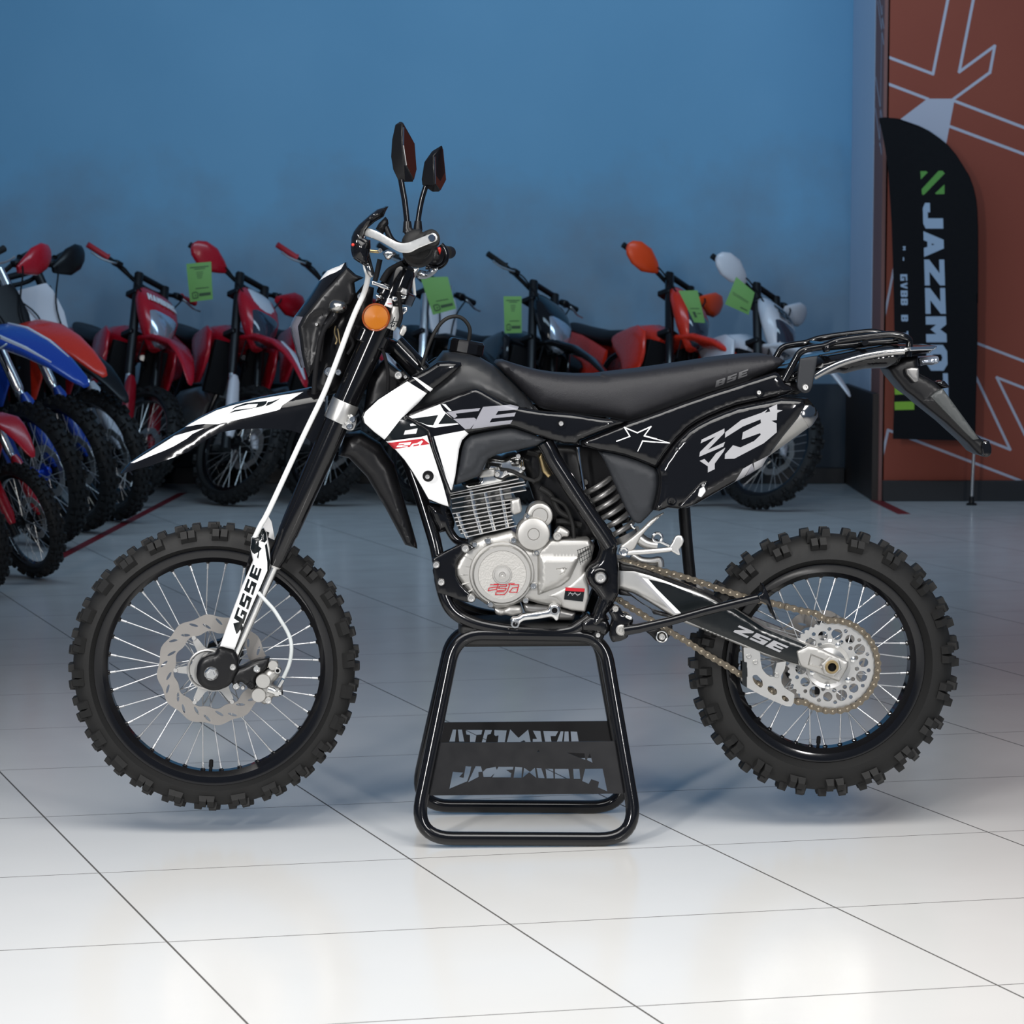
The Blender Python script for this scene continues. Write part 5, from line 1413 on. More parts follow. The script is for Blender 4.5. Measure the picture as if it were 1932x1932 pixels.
for i in range(6):
    a = 2*PI*i/6+.5
    mb.box(Vector(rc)+Vector((math.cos(a)*.065, .060, math.sin(a)*.065)), (.05, .005, .014), Matrix.Rotation(-a, 3, 'Y'))
mb.build('disc_carrier', 'satin_black', rw)
# chain path (clockwise from the pivot, top run first)
cpx = D4('345,520 425,470 470,478 560,500 640,520 740,550 850,575 950,602 1050,632 1150,665 1240,695 1320,725 1450,765 1560,800 1640,820 1760,840')+D3('600,578 700,602 800,628 900,648')
aa = [math.radians(d) for d in range(-98, 128, 8)]
Rc_ = 296*.2899
cpx += [(D3('1000,985')[0][0]+Rc_*math.cos(a), D3('1000,985')[0][1]+Rc_*math.sin(a)) for a in aa]
cpx += D3('740,1215 640,1165 560,1130 480,1085 400,1042 320,990 240,945 160,898 80,845 0,795')+D4('930,1150 880,1110 830,1080 760,1035 700,1008 620,950 540,905 480,865 420,825 345,800')
cp = [BF.W(a, b, -0.070) for a, b in cpx]
sg = [0]
for a, b in zip(cp[:-1], cp[1:]): sg.append(sg[-1]+(b-a).length)
def at_len(s_):
    for i in range(len(cp)-1):
        if s_ <= sg[i+1]:
            t = (s_-sg[i])/(sg[i+1]-sg[i]); return cp[i].lerp(cp[i+1], t)
    return cp[-1]
pitch = 0.0176; nl = int(sg[-1]/pitch)
JP = [at_len(i*pitch) for i in range(nl+1)]
mb = MB()
for i in range(nl):
    a, b = JP[i], JP[i+1]
    d = (b-a).normalized(); n = d.cross(Vector((0, 1, 0))).normalized()
    for yo in ((-0.0085, 0.0065) if i % 2 else (-0.0055, 0.0035)):
        pr2 = []
        for t, hgt in ((-.36, .0), (-.30, .0050), (-.12, .0078), (.10, .0078), (.5, .0056), (.90, .0078), (1.12, .0078), (1.30, .0050), (1.36, 0)):
            pr2.append((t, hgt))
        top = [a+(b-a)*t+n*hh for t, hh in pr2]; bot = [a+(b-a)*t-n*hh for t, hh in pr2[1:-1]][::-1]
        ring = [p+Vector((0, yo, 0)) for p in top+bot]; m_ = len(ring)
        ring2 = [p+Vector((0, 0.002, 0)) for p in ring]
        mb.add(ring+ring2, [tuple(range(m_)), tuple(range(2*m_-1, m_-1, -1))]+[(j, m_+j, m_+(j+1) % m_, (j+1) % m_) for j in range(m_)])
for p in JP:
    mb.lathe([(0, 0.0036, 1), (0.0018, 0.0032, 1), (0.0026, 0.0018, 1), (0.0026, 0, 1)], p+Vector((0, -0.0085, 0)), (0, -1, 0), 8)
    mb.cyl(p+Vector((0, -.006, 0)), p+Vector((0, .006, 0)), 0.0055, 8)
mb.build('drive_chain', ['chain_steel', 'chain_pin'], bike)
# chain guide plate with three slots, roller
cg = D3('424,868 480,872 532,898 534,950 545,1008 570,1040 600,1060 625,1060 628,1020 640,968 702,958 692,1010 668,1055 672,1100 690,1130 756,1172 750,1228 735,1252 700,1250 655,1232 550,1185 450,1130 418,1112 410,1068 450,1060 448,1000 428,960')
hl = [fil(D3(t), 3) for t in ('482,1050 510,1045 548,1085 550,1120 535,1132 500,1105 485,1080', '585,1118 610,1118 642,1145 642,1172 620,1180 590,1158 578,1138', '672,1182 690,1180 716,1200 720,1218 700,1222 675,1205')]
cgo = MB().panel(BF, fil(cg, 2), -0.098, depth=0.030, holes=hl).build('chain_guide', 'aluminium', sw0, bevel=0.001)
for t in ('457,925', '500,962', '637,1048'): bolt_part('bolt', D3(t)[0], 4.8, -0.098, 'aluminium', parent=sw0)
MB().panel(BF, D3('415,960 446,965 446,1130 415,1110'), -0.100, depth=0.03).build('guide_block', 'dark_decal', sw0)
rl = MB().lathe([(-0.03, pr(12)), (0, pr(12)), (0.004, pr(10.5)), (0.002, pr(9)), (0.002, 0)], BF.W(*D4('815,1165')[0], -0.085), (0, -1, 0), 28)
rlo = rl.build('chain_roller', 'rubber', bike)
MB().tube(LP(circ(D4('815,1165')[0], 10, 24), -.090), 0.002, 8, closed=True).build('roller_rim', 'polished', rlo)
bolt_part('bolt', D4('815,1165')[0], 6.5, -0.088, 'steel', 0.008, parent=rlo)
MB().panel(BF, fil(D4('650,1105 700,1110 800,1080 890,1050 915,1065 910,1130 860,1200 810,1222 760,1205 720,1160'), 4), -0.070, depth=0.02, h=0.005, w=0.007, step=0.008).build('roller_bracket', 'satin_black', rlo)
# side stand
mb = MB().tube(LP(D4('470,1110 600,1090 900,1020 1200,935 1500,860 1700,812'), -.165), [.0125, .0115, .0105, .0105, .0108, .0112], 16)
sso = mb.build('side_stand', 'frame_black', bike)
MB().panel(BF, fil(D4('350,1090 370,1010 330,940 380,880 440,900 460,950 520,960 560,1010 545,1080 520,1130 505,1180 440,1210 365,1222 345,1170'), 4), -0.150, depth=0.03, h=0.010, w=0.012, step=0.008).build('stand_yoke', 'frame_black', sso)
MB().panel(BF, fil(D4('1690,795 1730,770 1742,690 1770,740 1795,800 1810,860 1850,980 1870,1030 1830,980 1800,900 1780,870 1710,840'), 2), -0.18, depth=0.05, h=0.004, w=0.005, step=0.008).build('stand_foot', 'frame_black', sso)
for t, r in (('445,1105', 10.5), ('392,912', 6)): bolt_part('bolt', D4(t)[0], r, -0.163, 'cast_alloy', parent=sso)
MB().panel(BF, fil(D4('472,985 495,966 550,985 552,1010 520,1020'), 3), -0.163, depth=0.01, h=0.004, w=0.005, step=0.005).build('stand_spring_peg', 'polished', sso)
# rear mudguard post seen behind the hanger
MB().tube(LP(D4('1005,-150 1018,-10 1025,100 1045,350 1072,620 1085,900'), .06), [0.0145]*6, 14).build('shock_reservoir', 'satin_black', bike)
# ------------------------------------------------------------------ workshop stand under the bike
stand = thing('workshop_stand', 'black tubular workshop stand with a cut-out lettered plate, carrying the motorcycle', 'stand', rot=(0, 0, R(2.8)))
rt = 0.0160
def loop(pxs, ys_, rr):
    p = fil(pxs, rr, 10)
    return p
near = S1('235,1372 207,1440 230,1540 330,1612 430,1625 1480,1635 1590,1600 1665,1500 1680,1390')
# near loop: rounded trapezoid, bottom at y=-0.20, top at -0.10
def frame_loop(bl, br, tr, tl, yb, yt, rb_, rt_, s):
    q = fil([bl, br, tr, tl], 1, 1)
    P = []
    B = [bl, br, tr, tl]; rad = [rb_, rb_, rt_, rt_]
    for i in range(4):
        p0 = Vector(B[i-1]); p = Vector(B[i]); p1 = Vector(B[(i+1) % 4])
        a = (p0-p).normalized(); b = (p1-p).normalized()
        for k in range(11):
            t = k/10; d = rad[i]
            c = (p+a*d)*(1-t)**2+p*2*t*(1-t)+(p+b*d)*t*t
            P.append(c)
    vb = max(bl[1], br[1]); vt = min(tl[1], tr[1])
    return [BF.W(c.x, c.y, yt+(yb-yt)*max(0, min(1, (c.y-vt)/(vb-vt)))) for c in P]
bl, br, tr, tl = S1('150,1628')[0], S1('1725,1636')[0], S1('1480,210')[0], S1('445,196')[0]
nl_ = frame_loop(bl, br, tr, tl, -.205, -.105, 75, 52, -1)
zmin = min(p.z for p in nl_)
nl_ = [Vector((p.x, p.y, p.z-(zmin-rt) if p.z < 0.10 else p.z)) if False else p for p in nl_]
off_n = rt-zmin
nl_ = [p+Vector((0, 0, off_n)) for p in nl_]
MB().tube(nl_, rt, 18, closed=True).build('frame_hoop', 'frame_black', stand)
bl, br, tr, tl = S1('150,1372')[0], S1('1660,1380')[0], S1('1440,150')[0], S1('430,140')[0]
fl_ = frame_loop(bl, br, tr, tl, .155, .075, 70, 48, 1)
zmin = min(p.z for p in fl_)
fl_ = [p+Vector((0, 0, rt-zmin)) for p in fl_]
MB().tube(fl_, rt, 18, closed=True).build('frame_hoop', 'frame_black', stand)
# top pad between the hoops
zt_ = max(p.z for p in nl_); xs_ = sorted(p.x for p in nl_ if p.z > zt_-0.012)
MB().box(((xs_[0]+xs_[-1])/2, -0.015, zt_-0.004), (xs_[-1]-xs_[0]+0.02, 0.20, 0.050)).build('rest_pad', 'rubber', stand, bevel=0.008)
# cut-out plates
def on_loop(lp, z, side):
    best = None
    c = [p for p in lp if (p.x > 0) == (side > 0)]
    c.sort(key=lambda p: abs(p.z-z)); a, b = c[0], c[1]
    # interpolate along the straight leg
    c2 = sorted(c, key=lambda p: p.z)
    for p, q in zip(c2[:-1], c2[1:]):
        if p.z <= z <= q.z and q.z-p.z > 1e-6:
            t = (z-p.z)/(q.z-p.z); return p.lerp(q, t)
    return a
def plate(lp, vtop, vbot, yref, letters, name):
    zt2 = BF.W(980, vtop, yref).z; zb2 = BF.W(980, vbot, yref).z
    a = on_loop(lp, zb2, -1); b = on_loop(lp, zb2, 1); c = on_loop(lp, zt2, 1); d = on_loop(lp, zt2, -1)
    y0 = (a.y+b.y)/2; y1 = (c.y+d.y)/2
    Y = (y0+y1)/2
    out = [(a.x, zb2), (b.x, zb2), (c.x, zt2), (d.x, zt2)]
    hol = []
    for q in letters:
        hol.append([(BF.W(u, v, Y).x, BF.W(u, v, Y).z) for u, v in q])
    yf = lambda x, z: y0+(y1-y0)*(z-zb2)/(zt2-zb2)
    MB().panel(None, out, Y, depth=0.003, holes=hol, Yf=yf, step=0.03).build(name, 'satin_black', stand, smooth=None)
# near plate: word with tall end letters
nlet = [S1(t) for t in (
    '400,1215 425,1100 500,1105 470,1135 500,1140 515,1062 555,1064 545,1110 525,1165',
    '530,1172 585,1062 622,1063 632,1100 604,1102 605,1135',
    '634,1100 660,1078 725,1066 735,1095 690,1136 640,1136', '745,1066 850,1066 846,1086 800,1088 835,1110 830,1138 700,1138',
    '862,1066 912,1070 906,1140 850,1140', '925,1072 965,1100 1000,1072 1010,1142 960,1104 915,1140', '1012,1074 1045,1076 1068,1144 1024,1142',
    '1075,1078 1128,1080 1130,1145 1082,1145', '1140,1080 1235,1080 1245,1146 1140,1146', '1268,1080 1312,1080 1318,1148 1272,1148',
    '1352,1080 1475,1078 1505,1232 1440,1205 1448,1168 1395,1150 1376,1182 1330,1162',
    '1225,970 1350,975 1355,1020 1300,1000', '1365,1020 1388,972 1405,1040', '1015,966 1028,950 1036,966')]
plate(nl_, 1402, 1497, -.17, nlet, 'letter_plate')
flet = [S1(t) for t in (
    '400,890 425,802 448,802 440,890', '460,802 488,802 505,890 470,890', '515,805 632,805 625,838 590,842 582,892 545,892 545,842 520,838',
    '650,805 700,806 690,835 668,840 655,895 628,895', '715,806 802,808 790,895 740,895 745,845 725,850 715,842',
    '803,896 826,800 885,862 952,802 972,898 940,898 925,880 890,896 845,896', '985,810 1038,812 1052,900 985,900 985,870 1015,870',
    '1058,812 1165,814 1145,850 1110,850 1118,900 1075,902', '1150,902 1180,815 1200,815 1190,902', '1203,902 1208,816 1235,816 1240,904', '1250,816 1295,818 1310,905 1258,905',
    '560,1000 600,960 720,962 700,1000', '800,962 1000,964 990,1030 800,1030')]
plate(fl_, 1360, 1432, .13, flet, 'letter_plate')
# ------------------------------------------------------------------ motorcycles parked along the wall
RAKE = R(27)
SA = Vector((-math.sin(RAKE), 0, math.cos(RAKE)))          # steering axis
FWD = Vector((math.cos(RAKE), 0, math.sin(RAKE)))          # forward, square to it
YV = Vector((0, 1, 0))
def loft(mb, secs, n=18, mi=0, caps=True):
    """secs: (centre, u, v, hu, hv, exponent)"""
    V = []; F = []
    for c, u, v, hu, hv, e in secs:
        for k in range(n):
            a = 2*PI*k/n; ca, sa_ = math.cos(a), math.sin(a)
            V.append(Vector(c)+u*(hu*math.copysign(abs(ca)**(2/e), ca))+v*(hv*math.copysign(abs(sa_)**(2/e), sa_)))
    m = len(secs)
    for i in range(m-1):
        for k in range(n):
            l = (k+1) % n
            F.append((i*n+k, i*n+l, (i+1)*n+l, (i+1)*n+k))
    F.append(tuple(reversed(range(n)))); F.append(tuple((m-1)*n+k for k in range(n)))
    return mb.add(V, F, mi)
def loftx(mb, secs, n=18, mi=0):
    return loft(mb, [(Vector((x, yc, z)), YV, Vector((0, 0, 1)), hw, hh, e) for x, yc, z, hw, hh, e in secs], n, mi)
def ax_pt(t, f=0, y=0):
    """t metres up the steering axis from the axle, f forward of it"""
    return Vector((0, y, 0.345))+SA*t+FWD*(f-0.03)

SHARED = {}
def bg_wheel(r):
    key = round(r, 3)
    if key in SHARED: return SHARED[key]
    c = Vector((0, 0, 0))
    global bike_keep
    rim = MB().lathe([(-.020, r*.745), (-.024, r*.80), (-.024, r*.815), (-.014, r*.80), (.014, r*.80), (.024, r*.815), (.024, r*.80), (.020, r*.745), (.008, r*.73), (-.008, r*.73), (-.020, r*.745)], c, (0, 1, 0), 48)
    tm = tyre_mesh(c, r, r*.80, .046, 46, .012, 48)
    sp_ = MB(); 
    for i in range(32):
        a = 2*PI*i/32; s = -1 if i % 2 else 1; h = a+(.8 if (i//2) % 2 else -.8)
        sp_.tube([Vector((math.cos(a)*r*.735, 0, math.sin(a)*r*.735)), Vector((math.cos(h)*.035, s*.03, math.sin(h)*.035))], .0016, 5)
    hb_ = MB().lathe([(-.06, 0), (-.06, .02), (-.036, .024), (-.034, .042), (-.028, .042), (-.024, .022), (.024, .022), (.028, .042), (.034, .042), (.036, .024), (.06, .02), (.06, 0)], c, (0, 1, 0), 20)
    ds = wave_disc(Vector((0, 0, 0)), .052, .125, .09, 10, 0, False)
    SHARED[key] = (rim, tm, sp_, hb_, ds)
    return SHARED[key]
MESHC = {}
def shared_build(key, mb, name, m_, parent):
    k = (key, name, m_)
    if k in MESHC:
        o = bpy.data.objects.new(name, MESHC[k]); COL.objects.link(o); o.parent = parent
        return o
    o = mb.build(name, m_, parent)
    MESHC[k] = o.data
    return o

def back_bike(px, yaw, steer, lean, col, label, col2='body_white', fork='satin_black', guard='body_white', hand=None, mask='light', hub='satin_black', grip='rubber', sc=1.0, lens='lens_bright', letters=None, tank=None, wheel_r=.345, mud=None, lowbar=0.0, mudz=0.0, mudl=1.0, mudw=1.0, stripe=None):
    UP = .15
    p = WF.G(*px)
    root = thing('parked_motorcycle', label, 'motorcycle', (p.x, p.y, 0), (R(lean), 0, R(yaw)), 'motorcycles parked along the wall')
    sc *= 1.04
    root.scale = (sc, sc, sc)
    mud = mud or col; tank = tank or col
    T = Matrix.Translation(Vector((-.03*math.cos(RAKE), 0, .345-.03*math.sin(RAKE))))
    ST = T @ Matrix.Rotation(R(steer), 4, SA) @ T.inverted()
    def P(mb, name, m_, parent=root, smooth=40, bevel=0, st=False):
        o = mb.build(name, m_, parent, smooth=smooth, bevel=bevel)
        if st: o.matrix_local = ST
        return o
    # wheels
    rim, tm, sp_, hb_, ds = bg_wheel(wheel_r)
    for nm, pos, mx in (('front_wheel', Vector((0, 0, wheel_r)), ST), ('rear_wheel', Vector((-1.44, 0, wheel_r-.012)), Matrix())):
        w_ = shared_build(wheel_r, rim, nm, 'gloss_black', root)
        w_.matrix_local = mx @ Matrix.Translation(pos)
        shared_build(wheel_r, tm, 'tyre', 'rubber', w_)
        shared_build(wheel_r, sp_, 'wheel_spokes', 'steel', w_)
        shared_build(wheel_r, hb_, 'hub', hub, w_)
        shared_build(wheel_r, ds, 'brake_disc', 'disc_steel', w_)
    # fork
    for s in (-1, 1):
        y = .098*s
        lo = Vector((0.0, y, wheel_r-.02)); 
        f_ = P(MB().tube([lo+SA*.42, lo+SA*.44, lo+SA*1.06], [.022, .026, .026], 16), 'fork_tube', fork, st=True)
        P(MB().tube([lo+SA*.02, lo+SA*.46], .0185, 14), 'fork_slider', 'polished', f_)
        P(MB().tube([lo-SA*.05, lo+SA*.07], [.03, .026], 12), 'axle_clamp', 'satin_black', f_)
        mb = MB(); loft(mb, [(lo+SA*t+FWD*(.018+.006), YV, FWD, hu, hv, 3) for t, hu, hv in ((.02, .018, .016), (.08, .034, .024), (.26, .036, .026), (.36, .030, .024), (.40, .018, .014))], 14)
        P(mb, 'fork_guard', guard, f_)
    mb = MB()
    for t, w in ((.66, .135), (.92, .13)):
        c = ax_pt(t, 0.0)
        M3 = Matrix((FWD, YV, SA)).transposed()
        mb.box(c, (.085, 2*w, .032), M3)
    P(mb, 'triple_clamp', 'satin_black', bevel=.006, st=True)
    # handlebar
    bt = ax_pt(1.0, -.01)+Vector((0, 0, -lowbar))
    bar = [bt+Vector((-.10, -.40, .075)), bt+Vector((-.065, -.27, .060)), bt+Vector((-.03, -.16, .03)), bt+Vector((0, -.06, 0)), bt+Vector((0, .06, 0)), bt+Vector((-.03, .16, .03)), bt+Vector((-.065, .27, .06)), bt+Vector((-.10, .40, .075))]
    h_ = P(MB().tube(cr(bar, 5), .0125, 12), 'handlebar', 'satin_black', st=True)
    P(MB().tube([bt+Vector((.004, -.11, .045)), bt+Vector((.004, .11, .045))], .018, 12), 'bar_pad', 'satin_black', h_)
    for s in (-1, 1):
        e = bt+Vector((-.105, .41*s, .077)); i_ = bt+Vector((-.068, .28*s, .061))
        P(MB().tube([e, e+(i_-e)*.05, i_-(i_-e)*.06, i_], [.018, .017, .017, .024], 14), 'grip', grip, h_)
        q = bt+Vector((-.03, .25*s, .05))
        P(MB().tube(cr([q, q+Vector((.035, .02*s, -.01)), q+Vector((.015, .10*s, -.02)), q+Vector((-.005, .165*s, -.012))], 4), [.006]*9+[.005]*3+[.007], 8), 'lever', 'steel' if hand is None else 'satin_black', h_)
        P(MB().box(q+Vector((0, -.02*s, .0)), (.05, .05, .035)), 'lever_perch', 'satin_black', h_, bevel=.008)
        P(MB().tube(cr([q, q+Vector((.09, -.05*s, -.03)), ax_pt(.78, .10, .06*s), ax_pt(.50, .05, .07*s)], 6), .0045, 8), 'cable', 'rubber_dull', h_)
        if hand:
            mb = MB(); g0 = bt+Vector((.015, .22*s, .03))
            loft(mb, [(g0+Vector((-.035*t*t*1.2, .20*t*s, .03*t)), Vector((0, 0, 1)), Vector((1, .15*s, 0)).normalized(), hu, hv, 2.6) for t, hu, hv in ((-.1, .018, .010), (.1, .040, .022), (.45, .072, .026), (.8, .070, .024), (1.02, .045, .018), (1.1, .02, .01))], 16)
            P(mb, 'handguard', hand, h_)
    # mask or number plate
    if mask == 'light':
        S = ((.42, .022, .020, .05), (.46, .055, .032, .06), (.54, .088, .046, .062), (.62, .108, .050, .055), (.70, .112, .044, .035), (.77, .098, .032, .012), (.80, .070, .020, .0))
        mb = MB(); loft(mb, [(ax_pt(t+UP, .045+f), YV, FWD, hu*1.25, hv*1.25, 2.7) for t, hu, hv, f in S], 24)
        k_ = P(mb, 'headlight_mask', col, smooth=50, st=True)
        mb = MB(); loft(mb, [(ax_pt(t+UP, .045+.092), YV, FWD, hu*1.25, hv*1.3, 2.4) for t, hu, hv in ((.425, .022, .018), (.45, .046, .026), (.53, .070, .032), (.61, .084, .026), (.635, .076, .014))], 20)
        P(mb, 'headlight', lens, k_, smooth=50)
        if col2:
            mb = MB(); loft(mb, [(ax_pt(t+UP, .050+f), YV, FWD, hu*1.25, hv*1.25, 2.7) for t, hu, hv, f in ((.635, .085, .044, .052), (.70, .096, .042, .036), (.77, .084, .030, .014), (.796, .062, .019, .003))], 20)
            P(mb, 'mask_panel', col2, k_, smooth=50)
        if letters:
            mb = MB()
            for q in text(letters, *(((-.085, .685), (.085, .685), (.082, .735), (-.082, .735)) if len(letters) > 3 else ((-.055, .645), (.055, .645), (.05, .74), (-.05, .74))), gap=.2):
                V = []
                for u, t in q:
                    hv = .044+(.032-.044)*(t-.70)/.07; f = .035+(.012-.035)*(t-.70)/.07
                    V.append(ax_pt(t+UP, .045+f+1.25*hv*(max(0, 1-abs(u/.112)**2.7))**(1/2.7)+.007, 1.25*u))
                V2 = [v_-FWD*.004 for v_ in V]; n = len(V)
                mb.add(V+V2, [tuple(range(n)), tuple(range(2*n-1, n-1, -1))]+[(i, (i+1) % n, n+(i+1) % n, n+i) for i in range(n)])
            P(mb, 'mask_lettering', 'white_plastic' if col != 'body_white' else 'dark_decal', k_, smooth=None)
    else:
        mb = MB(); loft(mb, [(ax_pt(t+UP, .07), YV, FWD, hu, .012, 4) for t, hu in ((.50, .06), (.53, .095), (.62, .115), (.74, .110), (.79, .09))], 20)
        P(mb, 'number_plate', col2 or 'body_white', st=True)
    # mudguard
    mb = MB()
    secs = []
    for x, z, hw, hh in ((-.40, .74, .05, .012), (-.30, .80, .075, .020), (-.16, .825, .085, .024), (0.0, .815, .080, .024), (.14, .775, .068, .020), (.26, .72, .050, .015), (.36, .655, .030, .010), (.39, .63, .014, .006)):
        secs.append((x*(mudl if x > 0 else 1), 0, z+.12+mudz, hw*mudw, hh*mudw, 2.6))
    loftx(mb, secs, 20)
    mg_ = P(mb, 'front_mudguard', mud, smooth=50, st=True)
    if col2 and mask == 'light':
        mb = MB(); loftx(mb, [(x*(mudl if x > 0 else 1), 0, z+.122+mudz, hw*f, hh*1.14, 2.6) for x, z, hw, hh, f in ((0, .815, .08, .024, .3), (.14, .775, .068, .020, .55), (.26, .72, .05, .015, .6), (.36, .655, .03, .010, .3))], 16)
        P(mb, 'mudguard_decal', col2, mg_, smooth=50)
    if stripe:
        for sg_ in (-1, 1):
            mb = MB(); loftx(mb, [(x*(mudl if x > 0 else 1), hw*.72*sg_*mudw, z+.12+mudz, .016*f, hh*mudw*1.02, 2.2) for x, z, hw, hh, f in ((-.16, .825, .085, .024, .3), (0, .815, .08, .024, 1), (.14, .775, .068, .020, .9), (.26, .72, .05, .015, .3))], 10)
            P(mb, 'mudguard_stripe', stripe, mg_, smooth=50)
    # shrouds, tank, seat, sides, tail
    for s in (-1, 1):
        mb = MB(); loftx(mb, [(x, yc*s, z, hw, hh, 2.5) for x, yc, z, hw, hh in ((-.30, .20, .78, .010, .05), (-.34, .20, .78, .018, .15), (-.46, .19, .79, .022, .17), (-.60, .165, .84, .022, .11), (-.78, .14, .87, .02, .05), (-.86, .13, .88, .01, .02))], 18)
        P(mb, 'radiator_shroud', col, smooth=50)
        mb = MB(); mb.box((-.36, .10*s, .74), (.05, .12, .30)); P(mb, 'radiator', 'rubber_dull', bevel=.006)
        mb = MB(); loftx(mb, [(x, yc*s, z, hw, hh, 2.6) for x, yc, z, hw, hh in ((-.95, .11, .74, .012, .08), (-1.1, .12, .74, .018, .12), (-1.3, .12, .80, .018, .10), (-1.5, .11, .88, .012, .04))], 14)
        P(mb, 'side_panel', col, smooth=50)
    mb = MB(); loftx(mb, [(-.42, 0, .90, .06, .06, 2.5), (-.52, 0, .90, .13, .10, 2.5), (-.70, 0, .89, .14, .10, 2.5), (-.90, 0, .87, .11, .07, 2.5), (-.98, 0, .86, .07, .03, 2.5)], 18)
    P(mb, 'fuel_tank', tank, smooth=50)
    mb = MB(); loftx(mb, [(-.66, 0, .955, .05, .025, 3), (-.80, 0, .925, .085, .04, 3), (-1.05, 0, .905, .12, .045, 3), (-1.35, 0, .925, .12, .045, 3), (-1.62, 0, .965, .09, .03, 3), (-1.68, 0, .97, .05, .012, 3)], 18)
    P(mb, 'seat', 'seat_vinyl', smooth=50)
    mb = MB(); loftx(mb, [(-1.35, 0, .87, .10, .03, 2.6), (-1.6, 0, .92, .10, .022, 2.6), (-1.85, 0, .97, .08, .016, 2.6), (-2.0, 0, .985, .05, .01, 2.6)], 16)
    P(mb, 'rear_mudguard', col, smooth=50)
    mb = MB(); loftx(mb, [(-.45, 0, .44, .10, .12, 4), (-.55, 0, .46, .15, .18, 4), (-.85, 0, .44, .16, .16, 4), (-.98, 0, .42, .10, .10, 4)], 16)
    en = P(mb, 'engine', 'spring_grey', smooth=40)
    mb = MB(); loft(mb, [(Vector((-.55-.03*i, 0, .56+.05*i)), YV, Vector((1, 0, .3)).normalized(), .09-.003*i, .085, 4) for i in range(5)], 16)
    P(mb, 'cylinder', 'cast_alloy', en)
    for s in (-1, 1):
        mb = MB().tube(cr([ax_pt(.56, -.05, .03*s), Vector((-.36, .05*s, .72)), Vector((-.40, .10*s, .40)), Vector((-.50, .11*s, .26)), Vector((-.80, .12*s, .25)), Vector((-.98, .11*s, .36)), Vector((-.96, .11*s, .62)), Vector((-.80, .11*s, .80)), ax_pt(.60, -.08, .03*s)], 5), .016, 10)
        P(mb, 'frame_tube', 'frame_black')
        mb = MB(); loftx(mb, [(-.92, .10*s, .40, .022, .035, 4), (-1.2, .11*s, .365, .022, .035, 4), (-1.48, .10*s, .335, .018, .026, 4)], 12)
        P(mb, 'swingarm', 'aluminium', smooth=40)
    mb = MB().tube([Vector((-.95, .13, .30)), Vector((-.90, .30, .02+0.30*math.sin(R(-lean)) if False else .06))], .012, 10)
    P(mb, 'side_stand', 'frame_black')
    mb = MB().lathe([(0, .02), (.05, .045), (.38, .05), (.42, .03), (.42, 0)], (-1.15, -.14, .68), (-.95, -.02, .22), 18)
    P(mb, 'exhaust_silencer', 'satin_black')
    return root

RY, RS, RL = -66, 22, -15
back_bike((226, 955), RY, RS, RL, 'body_red', 'all-red motorcycle with white lettering over its clear headlight, behind the raised bike front wheel', col2=None, guard='body_dark_red', grip='red_grip', letters='HAMBURG', mudl=.6)
back_bike((422, 953), RY, RS, RL, 'body_red', 'red and white motorcycle with red handguards and dark headlight, a green tag on its bar', guard='body_white', fork='satin_black', hand='body_red', lens='lens_dark', mudl=.85)
back_bike((590, 952), RY, RS, RL, 'body_red', 'red motorcycle half hidden by the raised bike headlight mask, red grip showing', guard='body_white', grip='red_grip', mud='body_dark_red')
back_bike((784, 952), RY, RS, RL, 'body_white', 'pale motorcycle behind the raised bike fuel cap, green tag over its fork', mask='plate', fork='polished', tank='satin_black', mud='satin_black', hand=None)
back_bike((992, 952), RY, RS, RL, 'gloss_black', 'black motorcycle with a bright clear headlight behind the seat front', col2=None, fork='satin_black', guard='satin_black', mud='gloss_black', letters=None, sc=.965)
back_bike((1255, 952), RY, RS, RL, 'body_orange_red', 'orange-red motorcycle with bright orange handguards behind the seat', col2=None, hand='guard_orange', guard='satin_black', fork='gloss_black', mask='light', lens='lens_dark')
back_bike((1424, 962), RY, RS, RL, 'body_white', 'white motorcycle with white handguards and black number, nearest the orange wall', col2=None, hand='body_white', guard='body_white', lens='lens_dark', letters='33', mud='body_white', sc=.955)
LY, LS_, LL = -24, -24, 2
back_bike((205, 984), LY, LS_, LL, 'body_dark_red', 'dark red motorcycle with a white number plate, deepest of the left row', mask='plate', hand='satin_black', mud='satin_black', tank='satin_black', mudz=-.1, mudl=.7)
back_bike((142, 1004), LY, LS_, LL, 'body_orange_red', 'motorcycle with a bright red front mudguard, behind the blue one', mask='plate', col2='satin_black', hand='body_red', fork='polished', guard='body_blue', mudz=.07, mudl=1.05, mudw=1.25)
back_bike((82, 1032), LY, LS_, LL, 'body_blue', 'blue motorcycle with blue and white front mudguard at the left edge', mask='plate', col2='satin_black', fork='polished', guard='body_blue', hub='blue_hub', hand=None, mudz=.06, mudl=1.3, mudw=1.35, stripe='body_white')
back_bike((56, 1092), LY, LS_, LL, 'body_red', 'small red motorcycle with red fork guards, low at the left edge', mask='plate', col2='satin_black', fork='polished', guard='body_red', sc=.72, wheel_r=.345, mudl=.5)
back_bike((-48, 1120), LY, LS_, LL, 'satin_black', 'black tyre and fork of a motorcycle cut off by the left edge', mask='plate', col2='satin_black', fork='satin_black', guard='satin_black', sc=.72)

